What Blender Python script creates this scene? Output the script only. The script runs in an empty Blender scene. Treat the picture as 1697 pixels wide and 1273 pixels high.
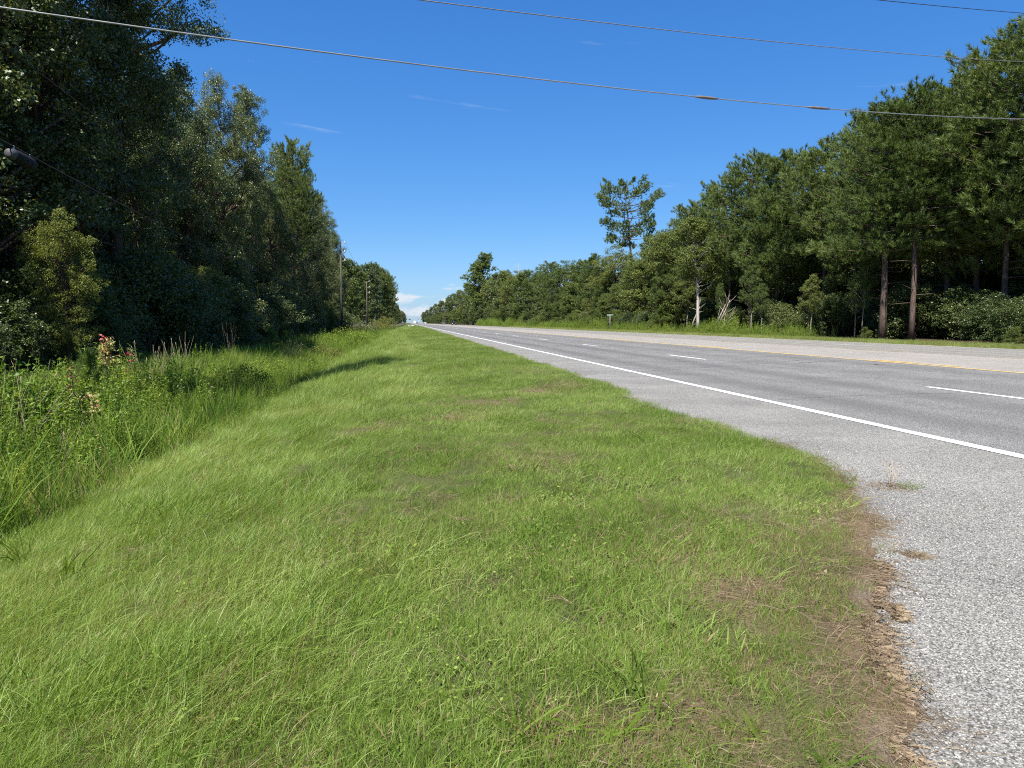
import bpy, math, random
import numpy as np
from mathutils import Vector

# ------------------------------------------------------------------ camera, sky, sun, exposure
scn = bpy.context.scene
COL = scn.collection
CAMZ = 1.12
YAW = math.radians(8.26)
PITCH = math.radians(4.93)
FPX = 1177.0
cam_data = bpy.data.cameras.new('camera')
cam_data.sensor_width = 36.0
cam_data.lens = FPX / 1697.0 * 36.0
cam_data.clip_start = 0.05
cam_data.clip_end = 20000.0
cam = bpy.data.objects.new('camera', cam_data)
COL.objects.link(cam)
cam.location = (0, 0, CAMZ)
cam.rotation_euler = (math.radians(90) - PITCH, 0, -YAW)
scn.camera = cam

SUN_EL = math.radians(58)
SUN_AZ = math.radians(207)          # clockwise from +Y: behind and to the left of the camera
SUN_DIR = Vector((math.sin(SUN_AZ) * math.cos(SUN_EL), math.cos(SUN_AZ) * math.cos(SUN_EL), math.sin(SUN_EL)))

world = bpy.data.worlds.new('World')
scn.world = world
world.use_nodes = True
wn = world.node_tree
wn.nodes.clear()


def N(tree, kind, **kw):
    n = tree.nodes.new(kind)
    for k, v in kw.items():
        if k == 'inp':
            for kk, vv in v.items():
                n.inputs[kk].default_value = vv
        else:
            setattr(n, k, v)
    return n


def L(tree, a, b):
    tree.links.new(a, b)


def build_world():
    t = wn
    out = N(t, 'ShaderNodeOutputWorld')
    bg = N(t, 'ShaderNodeBackground', inp={'Strength': 0.0595})
    sky = N(t, 'ShaderNodeTexSky', sky_type='NISHITA')
    sky.sun_disc = False
    sky.sun_elevation = SUN_EL
    sky.sun_rotation = SUN_AZ
    sky.altitude = 20
    sky.air_density = 1.0
    sky.dust_density = 0.3
    sky.ozone_density = 2.5
    hs = N(t, 'ShaderNodeHueSaturation', inp={'Hue': 0.502, 'Saturation': 1.22, 'Value': 1.0})
    L(t, sky.outputs[0], hs.inputs['Color'])
    sp = N(t, 'ShaderNodeSeparateColor')
    L(t, hs.outputs[0], sp.inputs[0])
    cb = N(t, 'ShaderNodeCombineColor')
    for i, (ex, sc) in enumerate(((.92, .575), (.74, 1.15), (.6, 2.25))):     # clear deep blue air
        pw = N(t, 'ShaderNodeMath', operation='POWER')
        L(t, sp.outputs[i], pw.inputs[0])
        pw.inputs[1].default_value = ex
        ml = N(t, 'ShaderNodeMath', operation='MULTIPLY')
        L(t, pw.outputs[0], ml.inputs[0])
        ml.inputs[1].default_value = sc
        L(t, ml.outputs[0], cb.inputs[i])
    # clouds: low cumulus all along the horizon and thin cirrus higher up
    tc = N(t, 'ShaderNodeTexCoord')
    sep = N(t, 'ShaderNodeSeparateXYZ')
    L(t, tc.outputs['Generated'], sep.inputs[0])

    def M(op, a, b=None, c=None):
        n = N(t, 'ShaderNodeMath', operation=op)
        for i, v in enumerate((a, b, c)):
            if v is None:
                continue
            if isinstance(v, (int, float)):
                n.inputs[i].default_value = v
            else:
                L(t, v, n.inputs[i])
        return n.outputs[0]
    az = M('ARCTAN2', sep.outputs[0], sep.outputs[1])
    el = M('ARCSINE', sep.outputs[2])
    cv = N(t, 'ShaderNodeCombineXYZ')
    L(t, M('MULTIPLY', az, 14.0), cv.inputs[0])
    L(t, M('MULTIPLY', el, 42.0), cv.inputs[1])
    cv.inputs[2].default_value = 7.3
    nz = N(t, 'ShaderNodeTexNoise', inp={'Scale': 1.6, 'Detail': 7.0, 'Roughness': 0.58})
    L(t, cv.outputs[0], nz.inputs['Vector'])

    def smooth(v, a, b, lo=0.0, hi=1.0):
        m = N(t, 'ShaderNodeMapRange', interpolation_type='SMOOTHSTEP')
        L(t, v, m.inputs[0])
        for i, x in enumerate((a, b, lo, hi)):
            m.inputs[i + 1].default_value = x
        return m.outputs[0]
    band = smooth(el, 0.028, 0.085, 0.25, 0.0)
    thr = M('ADD', nz.outputs[0], M('SUBTRACT', band, 0.2))
    cum = M('MULTIPLY', smooth(thr, 0.53, 0.66), smooth(el, 0.0, 0.012))
    # thin high streaks
    cv2 = N(t, 'ShaderNodeCombineXYZ')
    L(t, M('MULTIPLY', M('ADD', az, M('MULTIPLY', el, -0.6)), 7.0), cv2.inputs[0])
    L(t, M('MULTIPLY', M('ADD', el, M('MULTIPLY', az, 0.10)), 85.0), cv2.inputs[1])
    cv2.inputs[2].default_value = 2.1
    nz2 = N(t, 'ShaderNodeTexNoise', inp={'Scale': 0.8, 'Detail': 5.0, 'Roughness': 0.6})
    L(t, cv2.outputs[0], nz2.inputs['Vector'])
    cir = M('MULTIPLY', M('MULTIPLY', smooth(nz2.outputs[0], 0.66, 0.80), smooth(el, 0.10, 0.2)), 0.22)
    cirf = M('MULTIPLY', cir, smooth(el, 0.55, 0.32))
    mx = N(t, 'ShaderNodeMix', data_type='RGBA')
    L(t, M('MULTIPLY', M('MAXIMUM', cum, cirf), 0.82), mx.inputs['Factor'])
    L(t, cb.outputs[0], mx.inputs['A'])
    mx.inputs['B'].default_value = (6.0, 6.3, 6.8, 1)
    L(t, mx.outputs['Result'], bg.inputs['Color'])
    L(t, bg.outputs[0], out.inputs['Surface'])


build_world()

sun_data = bpy.data.lights.new('sun', 'SUN')
sun_data.energy = 4.8
sun_data.angle = math.radians(0.53)
sun_data.color = (1.0, 0.96, 0.88)
sun = bpy.data.objects.new('sun', sun_data)
COL.objects.link(sun)
sun.location = SUN_DIR * 100
sun.rotation_euler = (-SUN_DIR).to_track_quat('-Z', 'Y').to_euler()

vs = scn.view_settings
vs.view_transform = 'Standard'
vs.look = 'None'
vs.gamma = 1.0
vs.exposure = 1.2
vs.use_curve_mapping = False
scn.cycles.use_denoising = False
scn.cycles.filter_width = 1.1
scn.cycles.max_bounces = 4
scn.cycles.diffuse_bounces = 2
scn.cycles.glossy_bounces = 2
scn.cycles.transmission_bounces = 3
scn.cycles.transparent_max_bounces = 4
scn.cycles.caustics_reflective = False
scn.cycles.caustics_refractive = False

# ------------------------------------------------------------------ geometry helpers
_R = np.array([math.cos(YAW), -math.sin(YAW), 0])
_F = np.array([math.sin(YAW) * math.cos(PITCH), math.cos(YAW) * math.cos(PITCH), -math.sin(PITCH)])
_U = np.array([math.sin(YAW) * math.sin(PITCH), math.cos(YAW) * math.sin(PITCH), math.cos(PITCH)])


def ray(px, py):
    return _F + _R * ((px - 848.5) / FPX) - _U * ((py - 636.5) / FPX)


def at_z(px, py, z=0.0):
    d = ray(px, py)
    k = (z - CAMZ) / d[2]
    return d[0] * k, d[1] * k


def at_x(px, py, X):
    """where the ray through a photo pixel meets the plane x = X (surveying the photo)"""
    d = ray(px, py)
    k = X / d[0]
    return d[1] * k, CAMZ + d[2] * k


def sstep(a, b, x):
    t = np.clip((x - a) / (b - a), 0, 1)
    return t * t * (3 - 2 * t)


def vnoise(x, y, seed=0):
    x = np.asarray(x, float)
    y = np.asarray(y, float)
    xi = np.floor(x).astype(np.int64)
    yi = np.floor(y).astype(np.int64)
    fx = x - xi
    fy = y - yi
    fx = fx * fx * (3 - 2 * fx)
    fy = fy * fy * (3 - 2 * fy)

    def h(a, b):
        n = (a * 374761393 + b * 668265263 + seed * 144665) & 0xFFFFFFFF
        n = ((n ^ (n >> 13)) * 1274126177) & 0xFFFFFFFF
        return ((n ^ (n >> 16)) & 0xFFFF) / 65535.0
    return ((h(xi, yi) * (1 - fx) + h(xi + 1, yi) * fx) * (1 - fy)
            + (h(xi, yi + 1) * (1 - fx) + h(xi + 1, yi + 1) * fx) * fy) * 2 - 1


def fnoise(x, y, seed=0, o=3):
    s = 0
    a = 1.0
    for i in range(o):
        s = s + a * vnoise(x, y, seed + i * 17)
        x = x * 2.03 + 5.1
        y = y * 2.03 + 1.7
        a *= 0.5
    return s


class Acc:
    def __init__(self):
        self.v = []
        self.q = []
        self.t = []
        self.n = 0

    def add(self, V, Q=None, T=None):
        V = np.asarray(V, float).reshape(-1, 3)
        if Q is not None and len(Q):
            self.q.append(np.asarray(Q, np.int64).reshape(-1, 4) + self.n)
        if T is not None and len(T):
            self.t.append(np.asarray(T, np.int64).reshape(-1, 3) + self.n)
        self.v.append(V)
        self.n += len(V)

    def mesh(self, name, mat=None, smooth=False):
        V = np.concatenate(self.v) if self.v else np.zeros((0, 3))
        Q = np.concatenate(self.q) if self.q else np.zeros((0, 4), np.int64)
        T = np.concatenate(self.t) if self.t else np.zeros((0, 3), np.int64)
        me = bpy.data.meshes.new(name)
        me.vertices.add(len(V))
        me.vertices.foreach_set('co', V.astype(np.float32).ravel())
        nl = Q.size + T.size
        me.loops.add(nl)
        me.loops.foreach_set('vertex_index', np.concatenate([Q.ravel(), T.ravel()]).astype(np.int32))
        npoly = len(Q) + len(T)
        me.polygons.add(npoly)
        starts = np.concatenate([np.arange(len(Q)) * 4, Q.size + np.arange(len(T)) * 3]).astype(np.int32)
        me.polygons.foreach_set('loop_start', starts)
        if smooth:
            me.polygons.foreach_set('use_smooth', np.ones(npoly, bool))
        me.update(calc_edges=True)
        if mat:
            me.materials.append(mat)
        return me

    def tube(self, P, R, k=6, cap=True):
        P = np.asarray(P, float)
        R = np.broadcast_to(np.asarray(R, float), (len(P),))
        T = np.gradient(P, axis=0)
        T /= np.linalg.norm(T, axis=1)[:, None] + 1e-9
        ref = np.array([0, 0, 1.0]) if abs(T[0][2]) < 0.9 else np.array([1.0, 0, 0])
        S = np.cross(T, ref)
        S /= np.linalg.norm(S, axis=1)[:, None] + 1e-9
        W = np.cross(T, S)
        a = np.arange(k) / k * 2 * np.pi
        V = P[:, None, :] + R[:, None, None] * (np.cos(a)[None, :, None] * S[:, None, :] + np.sin(a)[None, :, None] * W[:, None, :])
        n = len(P)
        i = np.arange(n - 1)[:, None] * k
        j = np.arange(k)[None, :]
        j2 = (j + 1) % k
        Q = np.stack([i + j, i + j2, i + k + j2, i + k + j], -1).reshape(-1, 4)
        Vs = V.reshape(-1, 3)
        if cap:
            Vs = np.concatenate([Vs, P[:1], P[-1:]])
            c0, c1 = n * k, n * k + 1
            jj = np.arange(k)
            Tt = np.concatenate([np.stack([np.full(k, c0), (jj + 1) % k, jj], -1),
                                 np.stack([np.full(k, c1), (n - 1) * k + jj, (n - 1) * k + (jj + 1) % k], -1)])
            self.add(Vs, Q, Tt)
        else:
            self.add(Vs, Q)

    def box(self, c, s, rz=0.0):
        x, y, z = np.array(s) / 2
        V = np.array([[a, b, d] for d in (-z, z) for b in (-y, y) for a in (-x, x)])
        cr, sr = math.cos(rz), math.sin(rz)
        V = np.stack([V[:, 0] * cr - V[:, 1] * sr, V[:, 0] * sr + V[:, 1] * cr, V[:, 2]], -1) + np.array(c)
        self.add(V, [[0, 2, 3, 1], [4, 5, 7, 6], [0, 1, 5, 4], [2, 6, 7, 3], [0, 4, 6, 2], [1, 3, 7, 5]])


def unit(a):
    return a / (np.linalg.norm(a, axis=-1, keepdims=True) + 1e-9)


def ob(name, data, parent=None, loc=None, label=None, cat=None, group=None, kind=None):
    o = bpy.data.objects.new(name, data)
    COL.objects.link(o)
    if parent is not None:
        o.parent = parent
    if loc is not None:
        o.location = loc
    if label:
        o['label'] = label
    if cat:
        o['category'] = cat
    if group:
        o['group'] = group
    if kind:
        o['kind'] = kind
    return o


# ------------------------------------------------------------------ materials
def new_mat(name):
    m = bpy.data.materials.new(name)
    m.use_nodes = True
    t = m.node_tree
    t.nodes.clear()
    out = N(t, 'ShaderNodeOutputMaterial')
    return m, t, out


def ramp(t, src, stops):
    r = N(t, 'ShaderNodeValToRGB')
    e = r.color_ramp.elements
    while len(e) < len(stops):
        e.new(0.5)
    for i, (p, c) in enumerate(stops):
        e[i].position = p
        e[i].color = (*c, 1)
    if src is not None:
        L(t, src, r.inputs[0])
    return r.outputs[0]


def mixc(t, f, a, b, mode='MIX'):
    n = N(t, 'ShaderNodeMix', data_type='RGBA', blend_type=mode)
    for s, v in (('Factor', f), ('A', a), ('B', b)):
        if isinstance(v, (int, float)):
            n.inputs[s].default_value = v
        elif isinstance(v, tuple):
            n.inputs[s].default_value = (*v, 1)
        else:
            L(t, v, n.inputs[s])
    return n.outputs['Result']


def foliage_mat(name, cols, tr=0.3, rough=0.5, spec=0.35, tipdry=None, island=0.5, trcol=(1.5, 1.35, 0.5)):
    """leaf colours: object random picks along the ramp, island random varies leaf by leaf"""
    m, t, out = new_mat(name)
    oi = N(t, 'ShaderNodeObjectInfo')
    ge = N(t, 'ShaderNodeNewGeometry')
    src = oi.outputs['Random']
    if tipdry is not None:
        src = N(t, 'ShaderNodeAttribute', attribute_type='INSTANCER', attribute_name='tone').outputs['Fac']
    a = N(t, 'ShaderNodeMath', operation='MULTIPLY_ADD', use_clamp=True)
    L(t, ge.outputs['Random Per Island'], a.inputs[0])
    a.inputs[1].default_value = island
    sc = N(t, 'ShaderNodeMath', operation='MULTIPLY')
    L(t, src, sc.inputs[0])
    sc.inputs[1].default_value = 1 - island
    L(t, sc.outputs[0], a.inputs[2])
    n = len(cols)
    col = ramp(t, a.outputs[0], [(i / (n - 1), c) for i, c in enumerate(cols)])
    if tipdry is not None:
        at = N(t, 'ShaderNodeAttribute', attribute_type='INSTANCER', attribute_name='tint')
        dry = ramp(t, ge.outputs['Random Per Island'], [(0, tipdry[0]), (1, tipdry[1])])
        # each blade is dry or not: compare the island's random number with the local dryness
        w = N(t, 'ShaderNodeTexWhiteNoise', noise_dimensions='1D')
        L(t, ge.outputs['Random Per Island'], w.inputs['W'])
        lt = N(t, 'ShaderNodeMath', operation='LESS_THAN')
        L(t, w.outputs['Value'], lt.inputs[0])
        L(t, at.outputs['Fac'], lt.inputs[1])
        col = mixc(t, lt.outputs[0], col, dry)
    p = N(t, 'ShaderNodeBsdfPrincipled', inp={'Roughness': rough, 'Specular IOR Level': spec})
    L(t, col, p.inputs['Base Color'])
    tl = N(t, 'ShaderNodeBsdfTranslucent')
    L(t, mixc(t, 1.0, col, trcol, 'MULTIPLY'), tl.inputs['Color'])
    ms = N(t, 'ShaderNodeMixShader', inp={'Fac': tr})
    L(t, p.outputs[0], ms.inputs[1])
    L(t, tl.outputs[0], ms.inputs[2])
    L(t, ms.outputs[0], out.inputs['Surface'])
    return m


def bark_mat(name, c1, c2, scale=6.0):
    m, t, out = new_mat(name)
    tc = N(t, 'ShaderNodeTexCoord')
    mp = N(t, 'ShaderNodeMapping', inp={'Scale': (scale, scale, scale * 0.22)})
    L(t, tc.outputs['Object'], mp.inputs[0])
    nz = N(t, 'ShaderNodeTexNoise', inp={'Scale': 3.0, 'Detail': 5.0, 'Roughness': 0.65})
    L(t, mp.outputs[0], nz.inputs['Vector'])
    c = ramp(t, nz.outputs[0], [(0.3, c1), (0.7, c2)])
    p = N(t, 'ShaderNodeBsdfPrincipled', inp={'Roughness': 0.9, 'Specular IOR Level': 0.15})
    L(t, c, p.inputs['Base Color'])
    b = N(t, 'ShaderNodeBump', inp={'Strength': 0.7, 'Distance': 0.03})
    L(t, nz.outputs[0], b.inputs['Height'])
    L(t, b.outputs[0], p.inputs['Normal'])
    L(t, p.outputs[0], out.inputs['Surface'])
    return m


def plain_mat(name, c, rough=0.5, metal=0.0, spec=0.5, vary=0.15, scale=8.0):
    m, t, out = new_mat(name)
    tc = N(t, 'ShaderNodeTexCoord')
    nz = N(t, 'ShaderNodeTexNoise', inp={'Scale': scale, 'Detail': 4.0})
    L(t, tc.outputs['Object'], nz.inputs['Vector'])
    lo = tuple(x * (1 - vary) for x in c)
    hi = tuple(min(1, x * (1 + vary)) for x in c)
    p = N(t, 'ShaderNodeBsdfPrincipled', inp={'Roughness': rough, 'Metallic': metal, 'Specular IOR Level': spec})
    L(t, ramp(t, nz.outputs[0], [(0.3, lo), (0.7, hi)]), p.inputs['Base Color'])
    L(t, p.outputs[0], out.inputs['Surface'])
    return m


def chipseal_mat(name, stones, gap, stone_scale, tracks=None, dirt=None, big=0.12, gapw=0.5):
    """bound stone chippings: voronoi cells with their own tint, dark binder between; tracks = worn wheel paths"""
    m, t, out = new_mat(name)
    tc = N(t, 'ShaderNodeTexCoord')
    vo = N(t, 'ShaderNodeTexVoronoi', feature='F1', inp={'Scale': stone_scale, 'Randomness': 1.0})
    L(t, tc.outputs['Object'], vo.inputs['Vector'])
    sepc = N(t, 'ShaderNodeSeparateColor')
    L(t, vo.outputs['Color'], sepc.inputs[0])
    n = len(stones)
    col = ramp(t, sepc.outputs[0], [(i / (n - 1), c) for i, c in enumerate(stones)])
    ds = N(t, 'ShaderNodeMapRange', inp={1: gapw * 0.8, 2: gapw * 1.25, 3: 0.0, 4: 1.0})
    L(t, vo.outputs['Distance'], ds.inputs[0])
    col = mixc(t, ds.outputs[0], col, gap)
    nb = N(t, 'ShaderNodeTexNoise', inp={'Scale': 0.9, 'Detail': 6.0, 'Roughness': 0.6})
    L(t, tc.outputs['Object'], nb.inputs['Vector'])
    vr = N(t, 'ShaderNodeMapRange', inp={1: 0.3, 2: 0.7, 3: 1 - big, 4: 1 + big})
    L(t, nb.outputs[0], vr.inputs[0])
    hsv = N(t, 'ShaderNodeHueSaturation')
    L(t, col, hsv.inputs['Color'])
    L(t, vr.outputs[0], hsv.inputs['Value'])
    col = hsv.outputs[0]
    if tracks:
        sx = N(t, 'ShaderNodeSeparateXYZ')
        L(t, tc.outputs['Object'], sx.inputs[0])
        mp = N(t, 'ShaderNodeMapping', inp={'Scale': (0.5, 0.05, 1)})
        L(t, tc.outputs['Object'], mp.inputs[0])
        nw = N(t, 'ShaderNodeTexNoise', inp={'Scale': 1.5, 'Detail': 3.0})
        L(t, mp.outputs[0], nw.inputs['Vector'])
        total = None
        for xc, w, amt in tracks:
            d = N(t, 'ShaderNodeMath', operation='SUBTRACT')
            L(t, sx.outputs[0], d.inputs[0])
            d.inputs[1].default_value = xc
            a = N(t, 'ShaderNodeMath', operation='ABSOLUTE')
            L(t, d.outputs[0], a.inputs[0])
            g = N(t, 'ShaderNodeMapRange', interpolation_type='SMOOTHSTEP', inp={1: 0.0, 2: w, 3: amt, 4: 0.0})
            L(t, a.outputs[0], g.inputs[0])
            if total is None:
                total = g.outputs[0]
            else:
                s = N(t, 'ShaderNodeMath', operation='ADD')
                L(t, total, s.inputs[0])
                L(t, g.outputs[0], s.inputs[1])
                total = s.outputs[0]
        mm = N(t, 'ShaderNodeMath', operation='MULTIPLY')
        L(t, total, mm.inputs[0])
        k = N(t, 'ShaderNodeMapRange', inp={1: 0.25, 2: 0.75, 3: 0.45, 4: 1.4})
        L(t, nw.outputs[0], k.inputs[0])
        L(t, k.outputs[0], mm.inputs[1])
        col = mixc(t, mm.outputs[0], col, gap)
    if dirt:
        nd = N(t, 'ShaderNodeTexNoise', inp={'Scale': 0.55, 'Detail': 5.0, 'Roughness': 0.7})
        L(t, tc.outputs['Object'], nd.inputs['Vector'])
        f = N(t, 'ShaderNodeMapRange', interpolation_type='SMOOTHSTEP', inp={1: 0.52, 2: 0.75, 3: 0.0, 4: 0.45})
        L(t, nd.outputs[0], f.inputs[0])
        col = mixc(t, f.outputs[0], col, dirt)
    p = N(t, 'ShaderNodeBsdfPrincipled', inp={'Roughness': 0.85, 'Specular IOR Level': 0.25})
    L(t, col, p.inputs['Base Color'])
    b = N(t, 'ShaderNodeBump', invert=True, inp={'Strength': 0.18, 'Distance': 0.003})
    L(t, vo.outputs['Distance'], b.inputs['Height'])
    L(t, b.outputs[0], p.inputs['Normal'])
    L(t, p.outputs[0], out.inputs['Surface'])
    return m


def paint_mat(name, c, under, worn=0.35):
    m, t, out = new_mat(name)
    tc = N(t, 'ShaderNodeTexCoord')
    nz = N(t, 'ShaderNodeTexNoise', inp={'Scale': 45.0, 'Detail': 4.0, 'Roughness': 0.7})
    L(t, tc.outputs['Object'], nz.inputs['Vector'])
    n2 = N(t, 'ShaderNodeTexNoise', inp={'Scale': 0.8, 'Detail': 4.0})
    L(t, tc.outputs['Object'], n2.inputs['Vector'])
    s = N(t, 'ShaderNodeMath', operation='MULTIPLY_ADD')
    L(t, n2.outputs[0], s.inputs[0])
    s.inputs[1].default_value = 0.5
    L(t, nz.outputs[0], s.inputs[2])
    f = N(t, 'ShaderNodeMapRange', inp={1: 0.98 - worn, 2: 1.12 - worn, 3: 0.0, 4: 0.9})
    L(t, s.outputs[0], f.inputs[0])
    p = N(t, 'ShaderNodeBsdfPrincipled', inp={'Roughness': 0.6})
    L(t, mixc(t, f.outputs[0], c, under), p.inputs['Base Color'])
    L(t, p.outputs[0], out.inputs['Surface'])
    return m


MAT = {}
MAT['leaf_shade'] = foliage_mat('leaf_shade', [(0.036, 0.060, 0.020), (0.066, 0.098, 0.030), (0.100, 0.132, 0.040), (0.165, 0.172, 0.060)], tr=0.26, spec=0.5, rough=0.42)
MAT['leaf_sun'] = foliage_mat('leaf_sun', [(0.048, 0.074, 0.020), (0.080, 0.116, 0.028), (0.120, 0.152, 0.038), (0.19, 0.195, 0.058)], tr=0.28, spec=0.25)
MAT['leaf_yellow'] = foliage_mat('leaf_yellow', [(0.08, 0.11, 0.02), (0.13, 0.16, 0.03), (0.18, 0.17, 0.04)], tr=0.35)
MAT['needle'] = foliage_mat('needle', [(0.058, 0.092, 0.026), (0.095, 0.142, 0.038), (0.135, 0.182, 0.050), (0.19, 0.215, 0.065)], tr=0.22, spec=0.25, island=0.45)
MAT['needle_bright'] = foliage_mat('needle_bright', [(0.09, 0.15, 0.03), (0.14, 0.21, 0.045)], tr=0.3)
MAT['grass'] = foliage_mat('grass', [(0.066, 0.122, 0.020), (0.150, 0.240, 0.038), (0.245, 0.335, 0.075), (0.440, 0.490, 0.215)], tr=0.40, rough=0.45, spec=0.4,
                           tipdry=((0.20, 0.135, 0.07), (0.42, 0.32, 0.19)), island=0.6)
MAT['straw'] = foliage_mat('straw', [(0.13, 0.092, 0.062), (0.24, 0.175, 0.115), (0.37, 0.30, 0.21)], tr=0.15, rough=0.7, spec=0.2, island=0.8)
MAT['weed'] = foliage_mat('weed', [(0.042, 0.095, 0.018), (0.100, 0.180, 0.026), (0.185, 0.270, 0.040), (0.33, 0.38, 0.10)], tr=0.40, rough=0.5, spec=0.22,
                          tipdry=((0.22, 0.15, 0.08), (0.36, 0.27, 0.16)), island=0.5)
MAT['weed_leaf'] = foliage_mat('weed_leaf', [(0.055, 0.105, 0.016), (0.110, 0.180, 0.022), (0.185, 0.250, 0.034), (0.28, 0.31, 0.08)], tr=0.38, spec=0.22, island=0.6)
MAT['blade'] = foliage_mat('blade', [(0.075, 0.135, 0.018), (0.150, 0.230, 0.030), (0.26, 0.33, 0.07)], tr=0.4, spec=0.3, island=0.6)
MAT['red_leaf'] = foliage_mat('red_leaf', [(0.20, 0.015, 0.03), (0.33, 0.04, 0.05), (0.40, 0.10, 0.06)], tr=0.3, island=0.8, trcol=(1.3, 0.7, 0.6))
MAT['cream_leaf'] = foliage_mat('cream_leaf', [(0.14, 0.19, 0.045), (0.32, 0.32, 0.11), (0.46, 0.33, 0.13), (0.42, 0.20, 0.11)], tr=0.3, island=0.85)
MAT['bark'] = bark_mat('bark', (0.045, 0.032, 0.024), (0.15, 0.105, 0.078))
MAT['bark_pine'] = bark_mat('bark_pine', (0.045, 0.032, 0.027), (0.155, 0.112, 0.092), 5.0)
MAT['bark_pale'] = bark_mat('bark_pale', (0.14, 0.12, 0.10), (0.36, 0.32, 0.28), 9.0)
MAT['bark_white'] = bark_mat('bark_white', (0.26, 0.24, 0.21), (0.50, 0.47, 0.43), 9.0)
MAT['wood_pole'] = bark_mat('wood_pole', (0.045, 0.043, 0.034), (0.11, 0.104, 0.082), 9.0)
MAT['deadwood'] = bark_mat('deadwood', (0.20, 0.165, 0.135), (0.42, 0.37, 0.31), 9.0)
MAT['stalk'] = plain_mat('stalk', (0.30, 0.23, 0.16), 0.8)
MAT['wire'] = plain_mat('wire', (0.30, 0.30, 0.29), 0.45, 0.6)
MAT['wire_dark'] = plain_mat('wire_dark', (0.028, 0.028, 0.028), 0.7, 0.0, spec=.2)
MAT['wire_mid'] = plain_mat('wire_mid', (0.16, 0.16, 0.155), 0.5, 0.2)
MAT['sleeve'] = plain_mat('sleeve', (0.13, 0.105, 0.085), 0.7)
MAT['black_plastic'] = plain_mat('black_plastic', (0.012, 0.012, 0.013), 0.75, spec=.2)
MAT['grey_cap'] = plain_mat('grey_cap', (0.045, 0.045, 0.05), 0.6)
MAT['porcelain'] = plain_mat('porcelain', (0.45, 0.45, 0.44), 0.25)
MAT['galv'] = plain_mat('galv', (0.36, 0.37, 0.37), 0.5, 0.5)
MAT['sign_green'] = plain_mat('sign_green', (0.16, 0.24, 0.20), 0.35)
MAT['white'] = plain_mat('white', (0.78, 0.78, 0.76), 0.5, vary=0.06)
MAT['paint_black'] = plain_mat('paint_black', (0.008, 0.008, 0.009), 0.5, spec=.2)
MAT['paint_grey'] = plain_mat('paint_grey', (0.09, 0.08, 0.08), 0.25)
MAT['paint_white'] = plain_mat('paint_white', (0.75, 0.75, 0.75), 0.25)
MAT['glass'] = plain_mat('glass', (0.02, 0.025, 0.03), 0.05)
MAT['rubber'] = plain_mat('rubber', (0.02, 0.02, 0.02), 0.8)
MAT['chrome'] = plain_mat('chrome', (0.5, 0.5, 0.5), 0.25, 0.9)
MAT['tail'] = plain_mat('tail', (0.35, 0.02, 0.02), 0.3)
MAT['shoulder'] = chipseal_mat('shoulder', [(0.070, 0.067, 0.061), (0.176, 0.171, 0.156), (0.226, 0.218, 0.201), (0.353, 0.340, 0.316)], (0.061, 0.058, 0.053), 150.0, dirt=(0.156, 0.139, 0.115), big=0.2, gapw=0.66)
MAT['lane'] = chipseal_mat('lane', [(0.095, 0.092, 0.088), (0.189, 0.183, 0.174), (0.267, 0.258, 0.243), (0.396, 0.378, 0.353)], (0.065, 0.064, 0.062), 125.0,
                           tracks=[(6.05, 0.7, 0.5), (7.75, 0.7, 0.5), (9.75, 0.75, 0.3), (11.4, 0.75, 0.26), (6.9, 0.35, 0.12)], big=0.14)
MAT['turn_lane'] = chipseal_mat('turn_lane', [(0.193, 0.176, 0.155), (0.294, 0.273, 0.242), (0.370, 0.344, 0.307), (0.454, 0.424, 0.382)], (0.134, 0.122, 0.109), 110.0, big=0.10,
                                dirt=(0.27, 0.24, 0.20))
MAT['far_lane'] = chipseal_mat('far_lane', [(0.149, 0.138, 0.122), (0.257, 0.241, 0.213), (0.327, 0.309, 0.272), (0.417, 0.386, 0.340)], (0.099, 0.094, 0.086), 80.0, big=0.10,
                               tracks=[(17.8, 0.7, 0.3), (19.4, 0.7, 0.3), (21.2, 0.7, 0.35), (22.9, 0.7, 0.35)])
MAT['white_paint'] = paint_mat('white_paint', (0.666, 0.666, 0.657), (0.252, 0.243, 0.234), 0.25)
MAT['yellow_paint'] = paint_mat('yellow_paint', (0.558, 0.360, 0.054), (0.324, 0.279, 0.216), 0.26)
MAT['yellow_faded'] = paint_mat('yellow_faded', (0.442, 0.306, 0.102), (0.306, 0.272, 0.230), 0.36)

# ------------------------------------------------------------------ terrain
EDGE_PX = [(1560, 1330), (1530, 1273), (1488, 1225), (1492, 1150), (1452, 1100), (1455, 1060), (1440, 1020), (1452, 985), (1466, 945),
           (1440, 905), (1447, 880), (1432, 845), (1416, 815), (1402, 790), (1340, 762), (1277, 740), (1180, 705), (1050, 667)]
_e = np.array([at_z(*p) for p in EDGE_PX])
_o = np.argsort(_e[:, 1])
EY = np.concatenate([[-40, -3, 0.0], _e[_o, 1], [12, 2000]])
EX = np.concatenate([[0.2, 0.5, 0.75], _e[_o, 0], [3.5, 3.55]])


def Bx(Y):
    return np.interp(Y, EY, EX)


def edge_x(X, Y):
    return Bx(Y) + 0.045 * fnoise(X * 4, Y * 4, 5) + 0.035 * fnoise(X * 14, Y * 14, 9)


def zroad(X):
    return np.interp(X, [3, 5.07, 8.73, 12.4, 14.6, 16.8, 24.2], [0, 0, .03, .11, .13, .12, .06])


PX = [-4000, -60, -12, -9, -6.8, -5.0, -3.8, -2.9, -1.5, 0, 1.5, 3.5, 6]
PZ = [0.3, 0.1, -.22, -.30, -.48, -.98, -1.18, -.62, -.34, -.14, -.035, .015, .02]


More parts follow.
